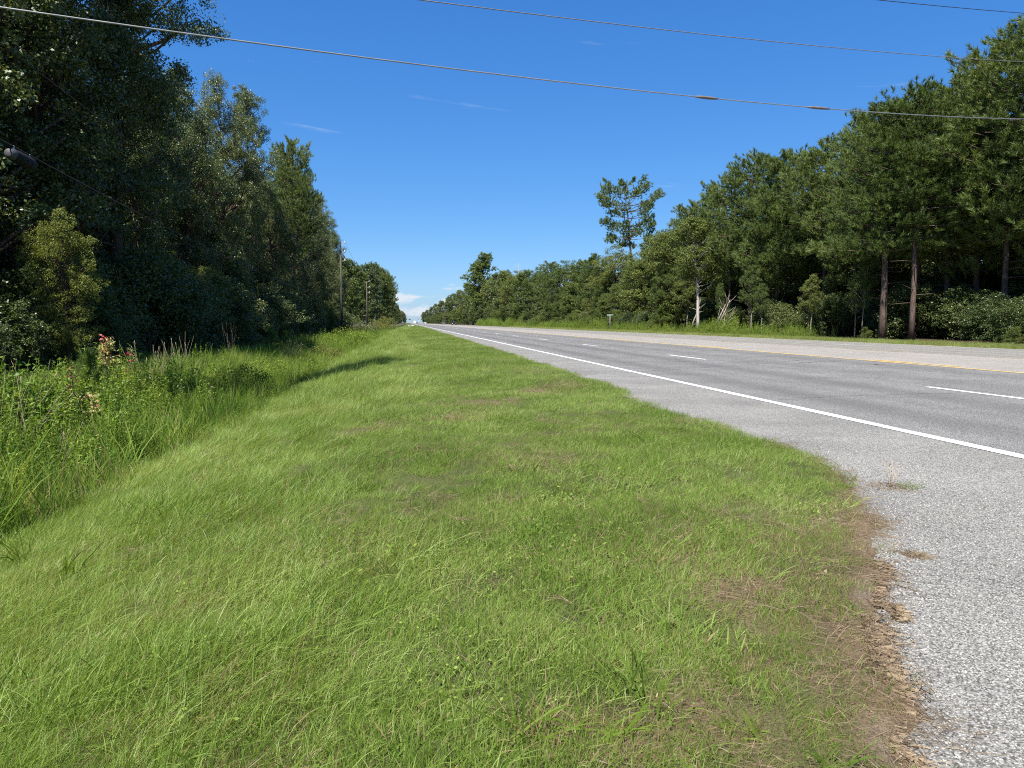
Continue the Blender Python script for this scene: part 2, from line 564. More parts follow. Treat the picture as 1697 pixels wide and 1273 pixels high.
def ground(X, Y):
    X = np.asarray(X, float)
    Y = np.asarray(Y, float)
    b = edge_x(X, Y)
    s = X - b - .09
    prof = (np.interp(X - .35, PX, PZ) + 2 * np.interp(X, PX, PZ) + np.interp(X + .35, PX, PZ)) / 4
    lump = 0.035 * fnoise(X * .9, Y * .9, 21) + 0.012 * fnoise(X * 4, Y * 4, 31)
    left = prof + 0.03 + lump * sstep(0, 1.2, -s) + 0.25 * sstep(10, 60, -X) * fnoise(X * .05, Y * .05, 3)
    e_ = sstep(0.7, 0.12, -s)
    left = left * (1 - e_) + (0.018 + .5 * lump) * e_
    zr = zroad(X)
    t = sstep(-0.02, 0.16, -s)
    zl = (zr - 0.06) * (1 - t) + left * t
    right = np.interp(X, [24.2, 25.0, 27, 30, 60, 4000], [.07, .10, .02, .10, .3, .3]) + 0.03 * fnoise(X * .8, Y * .8, 41)
    tr = sstep(24.05, 24.35, X + 0.06 * fnoise(X * 2, Y * 2, 43))
    zz = zl * (1 - tr) + right * tr
    return np.where(X > 20, zz, zl)


DRY_PX = [(842, 832, .13, .95), (835, 822, .10, .9), (900, 655, .5, .75), (800, 672, .5, .65), (760, 690, .4, .55), (930, 650, .4, .75), (700, 745, .35, .3), (620, 695, .4, .8),
          (1220, 1000, .20, .8), (1250, 985, .15, .75), (1100, 930, .3, .55), (1330, 930, .25, .6), (1400, 990, .25, .7), (1180, 1190, .16, .8), (1120, 1160, .10, .7),
          (1250, 1235, .14, .8), (1350, 1130, .25, .55), (1300, 1060, .2, .5), (960, 1195, .10, .9), (1060, 1215, .12, .85), (1100, 1250, .12, .8), (640, 880, .35, .3),
          (850, 760, .6, .35), (390, 1110, .16, .5), (420, 1260, .15, .6), (1440, 1230, .18, .6), (320, 945, .25, .5), (1020, 720, .8, .25), (340, 740, .2, .6)]
_dry = [(*at_z(px, py, -0.05), r, a) for px, py, r, a in DRY_PX]


def dryness(X, Y):
    d = 0.01 + 0.12 * sstep(0.3, 0.9, fnoise(X * .7, Y * .7, 77)) + 0.07 * sstep(0, .9, fnoise(X * 3, Y * 3, 78))
    for x, y, r, a in _dry:
        q = ((X - x) ** 2 + (Y - y) ** 2) / (r * r) * (1 + 0.5 * fnoise(X * 7, Y * 7, 12))
        d = np.maximum(d, a * np.exp(-q) * (.75 + .5 * np.clip(fnoise(X * 16, Y * 16, 14), -1, 1)))
    s = Bx(Y) - X
    near = sstep(7.0, 4.0, Y)
    d = np.maximum(d, (0.62 * sstep(0.2, 0.03, s) * near + 0.30 * sstep(0.9, 0.2, s) * sstep(4.2, 3.2, Y)))
    d = np.maximum(d, 0.18 * sstep(.12, .0, s))
    d = d + 0.35 * sstep(-3.6, -4.2, X) * sstep(-5.6, -5.0, X)
    return np.clip(d, 0, 1)


def ground_mesh():
    xs = np.concatenate([-np.geomspace(4000, 12, 26), np.arange(-11.5, -3.2, .3), np.arange(-3.2, 4.2, .055),
                         np.arange(4.3, 24.0, 1.5), np.arange(24.0, 30.2, .12), np.geomspace(31, 4000, 26)])
    ys = np.concatenate([-np.geomspace(400, 2.4, 10), np.arange(-2.2, .6, .4), np.arange(.6, 8, .06), np.arange(8, 22, .2), np.arange(22, 60, .8), np.arange(60, 160, 3),
                         np.geomspace(162, 5000, 60)])
    X, Y = np.meshgrid(xs, ys)
    Z = ground(X, Y)
    V = np.stack([X, Y, Z], -1).reshape(-1, 3)
    ny, nx = X.shape
    i = np.arange(ny - 1)[:, None] * nx + np.arange(nx - 1)[None, :]
    Q = np.stack([i, i + 1, i + nx + 1, i + nx], -1).reshape(-1, 4)
    a = Acc()
    a.add(V, Q)
    m, t, out = new_mat('ground')
    me = a.mesh('ground', m, True)
    d = dryness(X, Y).ravel()
    s = (Bx(Y) - X).ravel()
    Xr = X.ravel()
    turf = np.array([0.070, 0.082, 0.028])
    thatch = np.array([0.20, 0.14, 0.088])
    soil = np.array([0.26, 0.21, 0.165])
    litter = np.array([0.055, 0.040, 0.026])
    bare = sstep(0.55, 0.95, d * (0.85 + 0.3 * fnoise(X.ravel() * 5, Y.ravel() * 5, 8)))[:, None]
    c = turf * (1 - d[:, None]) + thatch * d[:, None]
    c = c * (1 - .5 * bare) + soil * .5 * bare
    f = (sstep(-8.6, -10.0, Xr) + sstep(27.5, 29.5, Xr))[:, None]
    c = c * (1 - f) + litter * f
    ditch_shade = (sstep(-2.9, -3.2, Xr) * sstep(-5.8, -5.2, Xr))[:, None]  # shade under the overhanging ditch weeds, painted into the ground colour
    c = c * (1 - ditch_shade) + np.array([0.035, 0.030, 0.018]) * ditch_shade
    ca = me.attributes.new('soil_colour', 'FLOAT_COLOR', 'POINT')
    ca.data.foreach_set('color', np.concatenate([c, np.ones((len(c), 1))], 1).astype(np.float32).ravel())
    at = N(t, 'ShaderNodeAttribute', attribute_name='soil_colour')
    tc = N(t, 'ShaderNodeTexCoord')
    n1 = N(t, 'ShaderNodeTexNoise', inp={'Scale': 140.0, 'Detail': 8.0, 'Roughness': 0.75})
    L(t, tc.outputs['Object'], n1.inputs['Vector'])
    n2 = N(t, 'ShaderNodeTexNoise', inp={'Scale': 1.3, 'Detail': 5.0})
    L(t, tc.outputs['Object'], n2.inputs['Vector'])
    v1 = N(t, 'ShaderNodeMapRange', inp={1: 0.35, 2: 0.65, 3: 0.35, 4: 1.65})
    L(t, n1.outputs[0], v1.inputs[0])
    v2 = N(t, 'ShaderNodeMapRange', inp={1: 0.3, 2: 0.7, 3: 0.75, 4: 1.25})
    L(t, n2.outputs[0], v2.inputs[0])
    mu = N(t, 'ShaderNodeMath', operation='MULTIPLY')
    L(t, v1.outputs[0], mu.inputs[0])
    L(t, v2.outputs[0], mu.inputs[1])
    hs = N(t, 'ShaderNodeHueSaturation')
    L(t, at.outputs['Color'], hs.inputs['Color'])
    L(t, mu.outputs[0], hs.inputs['Value'])
    p = N(t, 'ShaderNodeBsdfPrincipled', inp={'Roughness': 0.95, 'Specular IOR Level': 0.1})
    L(t, hs.outputs[0], p.inputs['Base Color'])
    bp = N(t, 'ShaderNodeBump', inp={'Strength': 0.8, 'Distance': 0.02})
    L(t, n1.outputs[0], bp.inputs['Height'])
    L(t, bp.outputs[0], p.inputs['Normal'])
    L(t, p.outputs[0], out.inputs['Surface'])
    return ob('ground', me, kind='structure')


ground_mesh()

ROAD_YS = np.concatenate([np.arange(-40, 0, 4), np.arange(0, 60, 1.0), np.arange(60, 300, 10), np.geomspace(300, 2600, 30)])


def strip(name, xs, mat, lift=0.0, ys=ROAD_YS, parent=None, kind=None):
    X, Y = np.meshgrid(np.array(xs, float), ys)
    Z = zroad(X) + lift
    ny, nx = X.shape
    i = np.arange(ny - 1)[:, None] * nx + np.arange(nx - 1)[None, :]
    a = Acc()
    a.add(np.stack([X, Y, Z], -1), np.stack([i, i + 1, i + nx + 1, i + nx], -1))
    return ob(name, a.mesh(name, mat), parent, kind=kind)


def shoulder_mesh():
    ys = np.concatenate([np.arange(-40, -2, 2), np.arange(-2, 9, .1), np.arange(9, 40, .5), np.arange(40, 300, 8), np.geomspace(300, 2600, 30)])
    k = np.linspace(0, 1, 24) ** 0.9
    X = (Bx(ys) - 0.5)[:, None] * (1 - k) + 5.0 * k
    Y = np.repeat(ys[:, None], len(k), 1)
    Z = zroad(X) - np.maximum(0, Bx(ys)[:, None] - 0.03 - X) * 0.45
    ny, nx = X.shape
    i = np.arange(ny - 1)[:, None] * nx + np.arange(nx - 1)[None, :]
    a = Acc()
    a.add(np.stack([X, Y, Z], -1), np.stack([i, i + 1, i + nx + 1, i + nx], -1))
    return ob('road_shoulder', a.mesh('road_shoulder', MAT['shoulder'], True), kind='structure')


shoulder_mesh()
road = strip('road', [5.0, 6.2, 7.5, 8.73, 10, 11.2, 12.4], MAT['lane'], kind='structure')
turn = strip('turn_lane', [12.4, 13.5, 14.6, 15.7, 16.8], MAT['turn_lane'], kind='structure')
far_road = strip('far_carriageway', [16.8, 18.5, 20.4, 22.4, 24.25], MAT['far_lane'], kind='structure')
strip('edge_line', [5.0, 5.07, 5.15], MAT['white_paint'], .005, parent=road)
strip('yellow_line', [12.2, 12.33], MAT['yellow_paint'], .005, parent=road)
strip('yellow_line', [16.9, 17.03], MAT['yellow_faded'], .005, parent=far_road)
strip('edge_line', [23.7, 23.82], MAT['white_paint'], .005, parent=far_road)
for k in range(-1, 42):
    y0 = 7.85 + 12.19 * k
    strip('lane_dash', [8.67, 8.79], MAT['white_paint'], .005, np.array([y0, y0 + 1.5, y0 + 3.05]), road)
    y1 = 14.7 + 12.19 * k
    if k < 24:
        strip('yellow_dash', [12.48, 12.61], MAT['yellow_paint'], .005, np.array([y1, y1 + 1.5, y1 + 3.05]), turn)
        strip('yellow_dash', [16.58, 16.70], MAT['yellow_faded'], .005, np.array([y1 - 5, y1 - 3.5, y1 - 2]), turn)
        strip('lane_dash', [20.34, 20.46], MAT['white_paint'], .005, np.array([y1 + 2, y1 + 3.5, y1 + 5.05]), far_road)

MAT['tar'] = plain_mat('tar', (0.035, 0.034, 0.033), 0.7)


def crack(x0, y0, x1, y1, w, seed):
    rng = np.random.default_rng(seed)
    n = 26
    t = np.linspace(0, 1, n)
    wob = np.cumsum(rng.normal(0, .03, n))
    wob -= wob[0] + (wob[-1] - wob[0]) * t
    L_ = math.hypot(x1 - x0, y1 - y0)
    nx, ny = -(y1 - y0) / L_, (x1 - x0) / L_
    cx, cy = x0 + (x1 - x0) * t + nx * wob, y0 + (y1 - y0) * t + ny * wob
    ww = w * rng.uniform(.3, 1.2, n)
    V = np.stack([np.stack([cx - nx * ww, cy - ny * ww, zroad(cx - nx * ww) + .004], -1), np.stack([cx + nx * ww, cy + ny * ww, zroad(cx + nx * ww) + .004], -1)], 1)
    i = np.arange(n - 1)[:, None] * 2
    a = Acc()
    a.add(V.reshape(-1, 3), np.concatenate([i, i + 1, i + 3, i + 2], 1))
    ob('crack', a.mesh('crack', MAT['tar']), road)


for q, (x0, y0, x1, y1, w) in enumerate(((5.3, 9.6, 8.5, 9.9, .007), (8.95, 6, 9.0, 22, .006), (9.1, 14.2, 12.1, 14.0, .008), (10.2, 17.5, 11.6, 17.7, .02), (5.4, 19.0, 8.4, 19.3, .012), (8.92, 24, 8.96, 48, .009),
                                         (9.0, 27, 12.1, 27.3, .014), (5.3, 33, 8.5, 33.2, .016), (9.1, 41, 12.1, 41.2, .018), (5.3, 52, 8.5, 52.4, .02), (11.3, 15.9, 11.6, 16.1, .03))):
    crack(x0, y0, x1, y1, w, 50 + q)

# ------------------------------------------------------------------ blades, clumps and scatter
def blades(acc, n, rad, ln, wd, lean, curl, rng, wind=(0, 0), flat=0.0, origin=(0, 0, 0)):
    ang = rng.random(n) * 2 * np.pi
    rr = rad * np.sqrt(rng.random(n))
    base = np.stack([rr * np.cos(ang), rr * np.sin(ang), np.zeros(n) - .01 + flat * rng.random(n)], -1) + np.array(origin)
    la = rng.random(n) * 2 * np.pi
    le = lean * np.abs(rng.normal(0, 1, n))
    h = np.stack([np.cos(la) * le + wind[0], np.sin(la) * le + wind[1]], -1)
    d = unit(np.concatenate([h, np.ones((n, 1)) * (1 - (flat > 0) * .85)], 1))
    ln_ = rng.uniform(ln[0], ln[1], n)
    bend = np.stack([d[:, 0], d[:, 1], np.full(n, -0.55)], -1) * (curl * rng.uniform(.3, 1.4, n))[:, None]
    side = unit(np.cross(d, np.stack([np.cos(la + 1.3), np.sin(la + 1.3), np.zeros(n)], -1) + 1e-3))
    w = rng.uniform(wd[0], wd[1], n)
    ts = np.array([0, .35, .7, 1.0])
    ws = np.array([.8, 1.0, .7, .08])
    V = (base[:, None, :] + ln_[:, None, None] * (d[:, None, :] * ts[None, :, None] + bend[:, None, :] * (ts ** 2)[None, :, None]))
    V = np.stack([V - side[:, None, :] * (w[:, None] * ws[None, :] / 2)[:, :, None], V + side[:, None, :] * (w[:, None] * ws[None, :] / 2)[:, :, None]], 2)
    V[..., 2] = np.maximum(V[..., 2], origin[2] - .02)
    idx = np.arange(n)[:, None] * 8 + np.arange(3)[None, :] * 2
    acc.add(V.reshape(-1, 3), np.stack([idx, idx + 1, idx + 3, idx + 2], -1))


def leaves(acc, P, nrm, length, width, rng):
    """diamond leaves, one quad each, folded along nothing but turned every way"""
    n = len(P)
    nrm = unit(nrm)
    a = unit(np.cross(nrm, rng.normal(0, 1, (n, 3))))
    b = np.cross(nrm, a)
    l = (length * rng.uniform(.6, 1.25, n))[:, None]
    w = (width * rng.uniform(.6, 1.25, n))[:, None]
    V = np.stack([P - a * l * .5, P + b * w * .5 - a * l * .08, P + a * l * .5, P - b * w * .5 - a * l * .08], 1)
    acc.add(V.reshape(-1, 3), np.arange(n * 4).reshape(n, 4))


def scatter(name, protos, P, rot, scl, idx, tint, label=None, cat=None, f=1.0):
    tone = np.clip(.5 + .42 * fnoise(P[:, 0] * .8 * f, P[:, 1] * .8 * f, 301) + .30 * fnoise(P[:, 0] * 3.5 * f, P[:, 1] * 3.5 * f, 302) + np.random.default_rng(3).normal(0, .16, len(P)), 0, 1)
    c = bpy.data.collections.new(name + '_sources')
    for i, me in enumerate(protos):
        c.objects.link(bpy.data.objects.new('%02d_%s_source' % (i, name), me))
    me = bpy.data.meshes.new(name)
    me.vertices.add(len(P))
    me.vertices.foreach_set('co', P.astype(np.float32).ravel())
    for nm, ty, key, val in (('rot', 'FLOAT_VECTOR', 'vector', rot), ('scl', 'FLOAT', 'value', scl), ('idx', 'INT', 'value', idx), ('tint', 'FLOAT', 'value', tint), ('tone', 'FLOAT', 'value', tone)):
        at = me.attributes.new(nm, ty, 'POINT')
        at.data.foreach_set(key, np.asarray(val, np.int32 if ty == 'INT' else np.float32).ravel())
    o = ob(name, me, label=label, cat=cat, kind='stuff')
    g = bpy.data.node_groups.new(name, 'GeometryNodeTree')
    g.interface.new_socket('Geometry', in_out='INPUT', socket_type='NodeSocketGeometry')
    g.interface.new_socket('Geometry', in_out='OUTPUT', socket_type='NodeSocketGeometry')
    gi = g.nodes.new('NodeGroupInput')
    go = g.nodes.new('NodeGroupOutput')
    ci = g.nodes.new('GeometryNodeCollectionInfo')
    ci.inputs['Collection'].default_value = c
    ci.inputs['Separate Children'].default_value = True
    ci.inputs['Reset Children'].default_value = True
    ip = g.nodes.new('GeometryNodeInstanceOnPoints')
    ip.inputs['Pick Instance'].default_value = True

    def named(nm, ty):
        a = g.nodes.new('GeometryNodeInputNamedAttribute')
        a.data_type = ty
        a.inputs['Name'].default_value = nm
        return a.outputs[0]
    g.links.new(gi.outputs[0], ip.inputs['Points'])
    g.links.new(ci.outputs[0], ip.inputs['Instance'])
    g.links.new(named('idx', 'INT'), ip.inputs['Instance Index'])
    er = g.nodes.new('FunctionNodeEulerToRotation')
    g.links.new(named('rot', 'FLOAT_VECTOR'), er.inputs[0])
    g.links.new(er.outputs[0], ip.inputs['Rotation'])
    g.links.new(named('scl', 'FLOAT'), ip.inputs['Scale'])
    g.links.new(ip.outputs[0], go.inputs[0])
    md = o.modifiers.new('scatter', 'NODES')
    md.node_group = g
    return o


def in_view(X, Y, marg=9.0):
    a = np.degrees(np.arctan2(X, Y)) - math.degrees(YAW)
    return (np.abs(a) < 36 + marg) & (Y > 0.2)


def grass_field():
    rng = np.random.default_rng(11)
    protos = []
    spec = [  # n, rad, len, width, lean, curl, wind, flat
        (95, .14, (.035, .085), (.0018, .0034), .5, .3, (0.05, 0), 0),
        (95, .14, (.04, .10), (.0018, .0036), .6, .4, (-.1, .1), 0),
        (80, .15, (.03, .075), (.002, .004), .8, .35, (.1, -.1), 0),
        (90, .15, (.07, .17), (.0016, .003), .4, .5, (.28, .1), 0),
        (90, .15, (.10, .27), (.0016, .003), .45, .7, (.35, -.05), 0),
        (90, .15, (.04, .10), (.0014, .0028), 1.2, .2, (0, 0), .02),
        (80, .15, (.03, .09), (.0014, .0028), 1.5, .15, (.3, .2), .015),
        (11, .06, (.08, .18), (.004, .008), .8, .6, (0, 0), 0),
    ]
    for i, (n, rad, ln, wd, lean, curl, wind, flat) in enumerate(spec):
        a = Acc()
        blades(a, n, rad, ln, wd, lean, curl, rng, wind, flat)
        protos.append(a.mesh('grass_clump', MAT['straw'] if i in (5, 6) else MAT['grass']))
    for q_ in range(2):
        a = Acc()
        m_ = 44
        pq = rng.normal(0, .06, (m_, 3))
        pq[:, 2] = np.abs(rng.normal(.035, .02, m_))
        leaves(a, pq, rng.normal(0, .4, (m_, 3)) + np.array([0, 0, .7]), .017, .010, rng)
        protos.append(a.mesh('turf_weed', MAT['weed']))
    PP, SS, II, TT = [], [], [], []
    for y0, y1, dens, sc in ((0.3, 2.6, 300, .95), (2.6, 4.5, 230, .95), (4.5, 8, 130, 1.0), (8, 14, 75, 1.1), (14, 26, 42, 1.3), (26, 50, 20, 1.6), (50, 100, 8, 2.0), (100, 220, 2.6, 2.8)):
        n = int((y1 - y0) * 7.6 * dens)
        X = rng.uniform(-3.7, 3.9, n)
        Y = rng.uniform(y0, y1, n)
        s = edge_x(X, Y) - X
        ok = (s > -0.03) & in_view(X, Y)
        X, Y, s = X[ok], Y[ok], s[ok]
        d = dryness(X, Y)
        r = rng.random(len(X))
        longf = sstep(0.6, -1.6, X + .7 * fnoise(X * .5, Y * .5, 55)) * .8
        kind = rng.integers(0, 3, len(X))
        kind = np.where(r < longf, rng.integers(3, 5, len(X)), kind)
        r2 = rng.random(len(X))
        kind = np.where(r2 < d * .8, rng.integers(5, 7, len(X)), kind)
        drop = (rng.random(len(X)) < sstep(.75, 1.0, d) * .45)
        r3 = rng.random(len(X))
        kind = np.where((r3 < .012 + .05 * sstep(1.9, 1.2, Y)) & (kind < 5), 7, kind)
        kind = np.where((rng.random(len(X)) < .06 * (Y < 8) * sstep(-.1, .6, fnoise(X * 1.6, Y * 1.6, 123))) & (kind < 5), rng.integers(8, 10, len(X)), kind)
        thin = rng.random(len(X)) < 0.12 + .3 * (kind < 3) * sstep(.3, .6, fnoise(X * 2.5, Y * 2.5, 91))
        keep = ~(drop | thin)
        X, Y, kind, d, s = X[keep], Y[keep], kind[keep], d[keep], s[keep]
        sc_ = sc * rng.uniform(.7, 1.25, len(X)) * np.where(kind < 5, (np.where(Y > 5, .9, .68) + np.where(Y > 5, .1, .32) * sstep(0, .5, s)), 1.0) * (1 + .32 * fnoise(X * 1.1, Y * 1.1, 66) + .16 * fnoise(X * 4.5, Y * 4.5, 68))
        PP.append(np.stack([X, Y, ground(X, Y)], -1))
        SS.append(sc_)
        II.append(kind)
        TT.append(np.clip(d * .65 + .03, 0, .8))
    # mown strip beyond the far carriageway
    n = 5200
    X = rng.uniform(24.2, 27.6, n)
    Y = 22 + 150 * rng.random(n) ** 1.5
    PP.append(np.stack([X, Y, ground(X, Y)], -1))
    SS.append(rng.uniform(1.3, 2.6, n) * (1 + .008 * Y))
    II.append(rng.integers(0, 3, n))
    TT.append(np.clip(.12 + .25 * rng.random(n), 0, 1))
    P = np.concatenate(PP)
    I = np.concatenate(II)
    n = len(P)
    lean = (I >= 3) & (I < 5)
    rz = np.where(lean, rng.normal(0.2, .7, n), rng.random(n) * 6.283)
    rot = np.stack([rng.normal(0, .07, n), rng.normal(0, .07, n), rz], -1)
    scatter('grass', protos, P, rot, np.concatenate(SS), I, np.concatenate(TT), 'long green verge grass with dry tan patches beside the road', 'grass')


grass_field()


def chippings():
    rng = np.random.default_rng(71)
    protos = []
    g = (1 + 5 ** .5) / 2
    ico = unit(np.array([(-1, g, 0), (1, g, 0), (-1, -g, 0), (1, -g, 0), (0, -1, g), (0, 1, g), (0, -1, -g), (0, 1, -g), (g, 0, -1), (g, 0, 1), (-g, 0, -1), (-g, 0, 1)], float))
    F = [(0, 11, 5), (0, 5, 1), (0, 1, 7), (0, 7, 10), (0, 10, 11), (1, 5, 9), (5, 11, 4), (11, 10, 2), (10, 7, 6), (7, 1, 8), (3, 9, 4), (3, 4, 2), (3, 2, 6), (3, 6, 8), (3, 8, 9), (4, 9, 5), (2, 4, 11), (6, 2, 10), (8, 6, 7), (9, 8, 1)]
    m, t, out = new_mat('chipping')
    oi = N(t, 'ShaderNodeObjectInfo')
    p = N(t, 'ShaderNodeBsdfPrincipled', inp={'Roughness': 0.85, 'Specular IOR Level': 0.25})
    L(t, ramp(t, oi.outputs['Random'], [(0, (.06, .058, .053)), (.25, (.15, .145, .132)), (.7, (.24, .232, .213)), (1, (.40, .385, .355))]), p.inputs['Base Color'])
    L(t, p.outputs[0], out.inputs['Surface'])
    for k in range(4):
        a = Acc()
        a.add(ico * rng.uniform(.72, 1.15, (12, 1)) * np.array([1, .85, .62]), T=F)
        protos.append(a.mesh('chipping', m))
    PP = []
    for y0, y1, dens in ((1.2, 2.6, 6500), (2.6, 4.0, 4200), (4.0, 6.0, 2200)):
        n = int((y1 - y0) * 4.2 * dens)
        X = rng.uniform(.8, 5.0, n)
        Y = rng.uniform(y0, y1, n)
        ok = in_view(X, Y, 4) & (X > edge_x(X, Y) + .04)
        PP.append(np.stack([X[ok], Y[ok], zroad(X[ok]) + rng.uniform(-.0015, .0008, ok.sum())], -1))
    P = np.concatenate(PP)
    n = len(P)
    rot = np.stack([rng.normal(0, .3, n), rng.normal(0, .3, n), rng.random(n) * 6.283], -1)
    scatter('chippings', protos, P, rot, rng.uniform(.0025, .0056, n) * np.where(rng.random(n) < .03, 1.5, 1), rng.integers(0, 4, n), np.zeros(n), 'pale grey stone chippings bound into the road shoulder', 'gravel')


chippings()


def weed_field():
    rng = np.random.default_rng(23)
    protos = []
    for i in range(3):      # tall coarse grass
        a = Acc()
        blades(a, 70, .22, (.45, .95), (.006, .013), .28, .55, rng, (.12 * i - .1, 0))
        protos.append(a.mesh('weed_clump', MAT['weed']))
    for i in range(3):      # leafy weeds
        a = Acc()
        for k in range(7):
            h = rng.uniform(.45, .95)
            b = rng.normal(0, .14, 2)
            tip = b + rng.normal(0, .12, 2)
            P = np.array([[b[0], b[1], -.03], [(b[0] + tip[0]) / 2, (b[1] + tip[1]) / 2, h * .55], [tip[0], tip[1], h]])
            a.tube(P, [.005, .004, .002], 3, False)
            m = 42
            tt = rng.uniform(.15, 1.02, m)
            c = P[0] * (1 - tt)[:, None] + P[2] * tt[:, None] + rng.normal(0, .055, (m, 3)) * (1.3 - tt)[:, None]
            leaves(a, c, rng.normal(0, .5, (m, 3)) + np.array([0, 0, .8]), .065, .022, rng)
        protos.append(a.mesh('weed_leafy', MAT['weed']))
    a = Acc()               # low creeping leaves
    m = 230
    q = rng.normal(0, .16, (m, 3))
    q[:, 2] = np.abs(rng.normal(.12, .10, m))
    leaves(a, q, rng.normal(0, .5, (m, 3)) + np.array([0, 0, .8]), .06, .032, rng)
    protos.append(a.mesh('weed_creeper', MAT['weed']))
    a = Acc()               # medium soft grass
    blades(a, 90, .2, (.25, .55), (.004, .008), .4, .7, rng, (.2, 0))
    protos.append(a.mesh('weed_soft', MAT['weed']))
    PP, SS, II, TT = [], [], [], []
    for y0, y1, dens, sc in ((0.8, 10, 34, .95), (10, 20, 26, 1.0), (20, 40, 11, 1.1), (40, 90, 4.5, 1.25), (90, 200, 1.4, 1.5)):
        n = int((y1 - y0) * 8 * dens)
        X = rng.uniform(-10.4, -2.7, n)
        Y = rng.uniform(y0, y1, n)
        edge = -2.8 + .3 * fnoise(Y * .5, Y * 0 + 2, 61) + .18 * fnoise(Y * 2, Y * 0, 62)
        hgt = sstep(0.0, .9, edge - X)
        gap = fnoise(X * .55, Y * .55, 64)
        ok = in_view(X, Y) & (X < edge) & ~((X > -4.1) & (X < -3.0) & (gap > -.25) & (rng.random(n) < .72)) & ~((X < -8.3) & (rng.random(n) < .6))
        X, Y, hgt = X[ok], Y[ok], hgt[ok]
        zone = fnoise(X * .35, Y * .35, 67) + rng.normal(0, .35, len(X))
        k = np.where(zone > .1, rng.integers(0, 3, len(X)), np.where(zone > -.5, 7, rng.integers(3, 6, len(X))))
        k = np.where(zone < -.9, 6, k)
        s_ = sc * rng.uniform(.6, 1.15, len(X)) * (.42 + .78 * hgt) * (1 - .62 * sstep(-6.4, -7.6, X)) * sstep(-3, 10, Y) * (1 - .15 * sstep(15, 24, Y)) * (.92 + .28 * fnoise(X * .9, Y * .9, 87))
        PP.append(np.stack([X, Y, ground(X, Y)], -1))
        SS.append(s_)
        II.append(k)
        TT.append(np.clip((.02 + .14 * sstep(.4, .9, fnoise(X * .8, Y * .8, 69))) * np.where((k > 2) & (k < 7), .25, 1.0), 0, 1))
    # weeds in front of the wood across the road
    n = 4200
    X = 25.6 + np.abs(rng.normal(0, 1.1, n)) + .3
    X = np.where(X > 29, 26.6 + rng.random(n) * 2.4, X)
    Y = 24 + 260 * rng.random(n) ** 1.6
    ht = sstep(25.8, 27.2, X) * (.75 + .7 * sstep(-.3, .6, fnoise(X * .2, Y * .2, 71))) * sstep(34, 50, Y) + .2
    ok = fnoise(X * .25, Y * .18, 72) > -.55
    PP.append(np.stack([X, Y, ground(X, Y)], -1)[ok])
    SS.append((rng.uniform(.7, 1.3, n) * ht * (1 + .003 * Y))[ok])
    II.append(rng.choice([3, 4, 5, 7, 7, 3], n)[ok])
    TT.append(np.full(n, .08)[ok])
    P = np.concatenate(PP)
    n = len(P)
    rot = np.stack([rng.normal(0, .1, n), rng.normal(0, .1, n), rng.random(n) * 6.283], -1)
    scatter('weeds', protos, P, rot, np.concatenate(SS), np.concatenate(II), np.concatenate(TT), 'tall green weeds and coarse grass filling the ditch and wood edges', 'weeds')


weed_field()

# ------------------------------------------------------------------ trees
def crown_shape(t, kind):
    if kind == 'column':
        return np.clip(np.sin(np.pi * np.clip(.12 + .86 * t, 0, 1)) ** .55, .12, 1)
    if kind == 'round':
        return np.clip(np.sqrt(np.clip(1 - (2 * t - .9) ** 2 * .85, 0, 1)), .2, 1)
    if kind == 'shrub':
        return np.clip(np.sqrt(np.clip(1 - t ** 2.2, 0, 1)) * (.75 + .25 * np.clip(t * 4, 0, 1)), .15, 1)
    return np.ones_like(t)


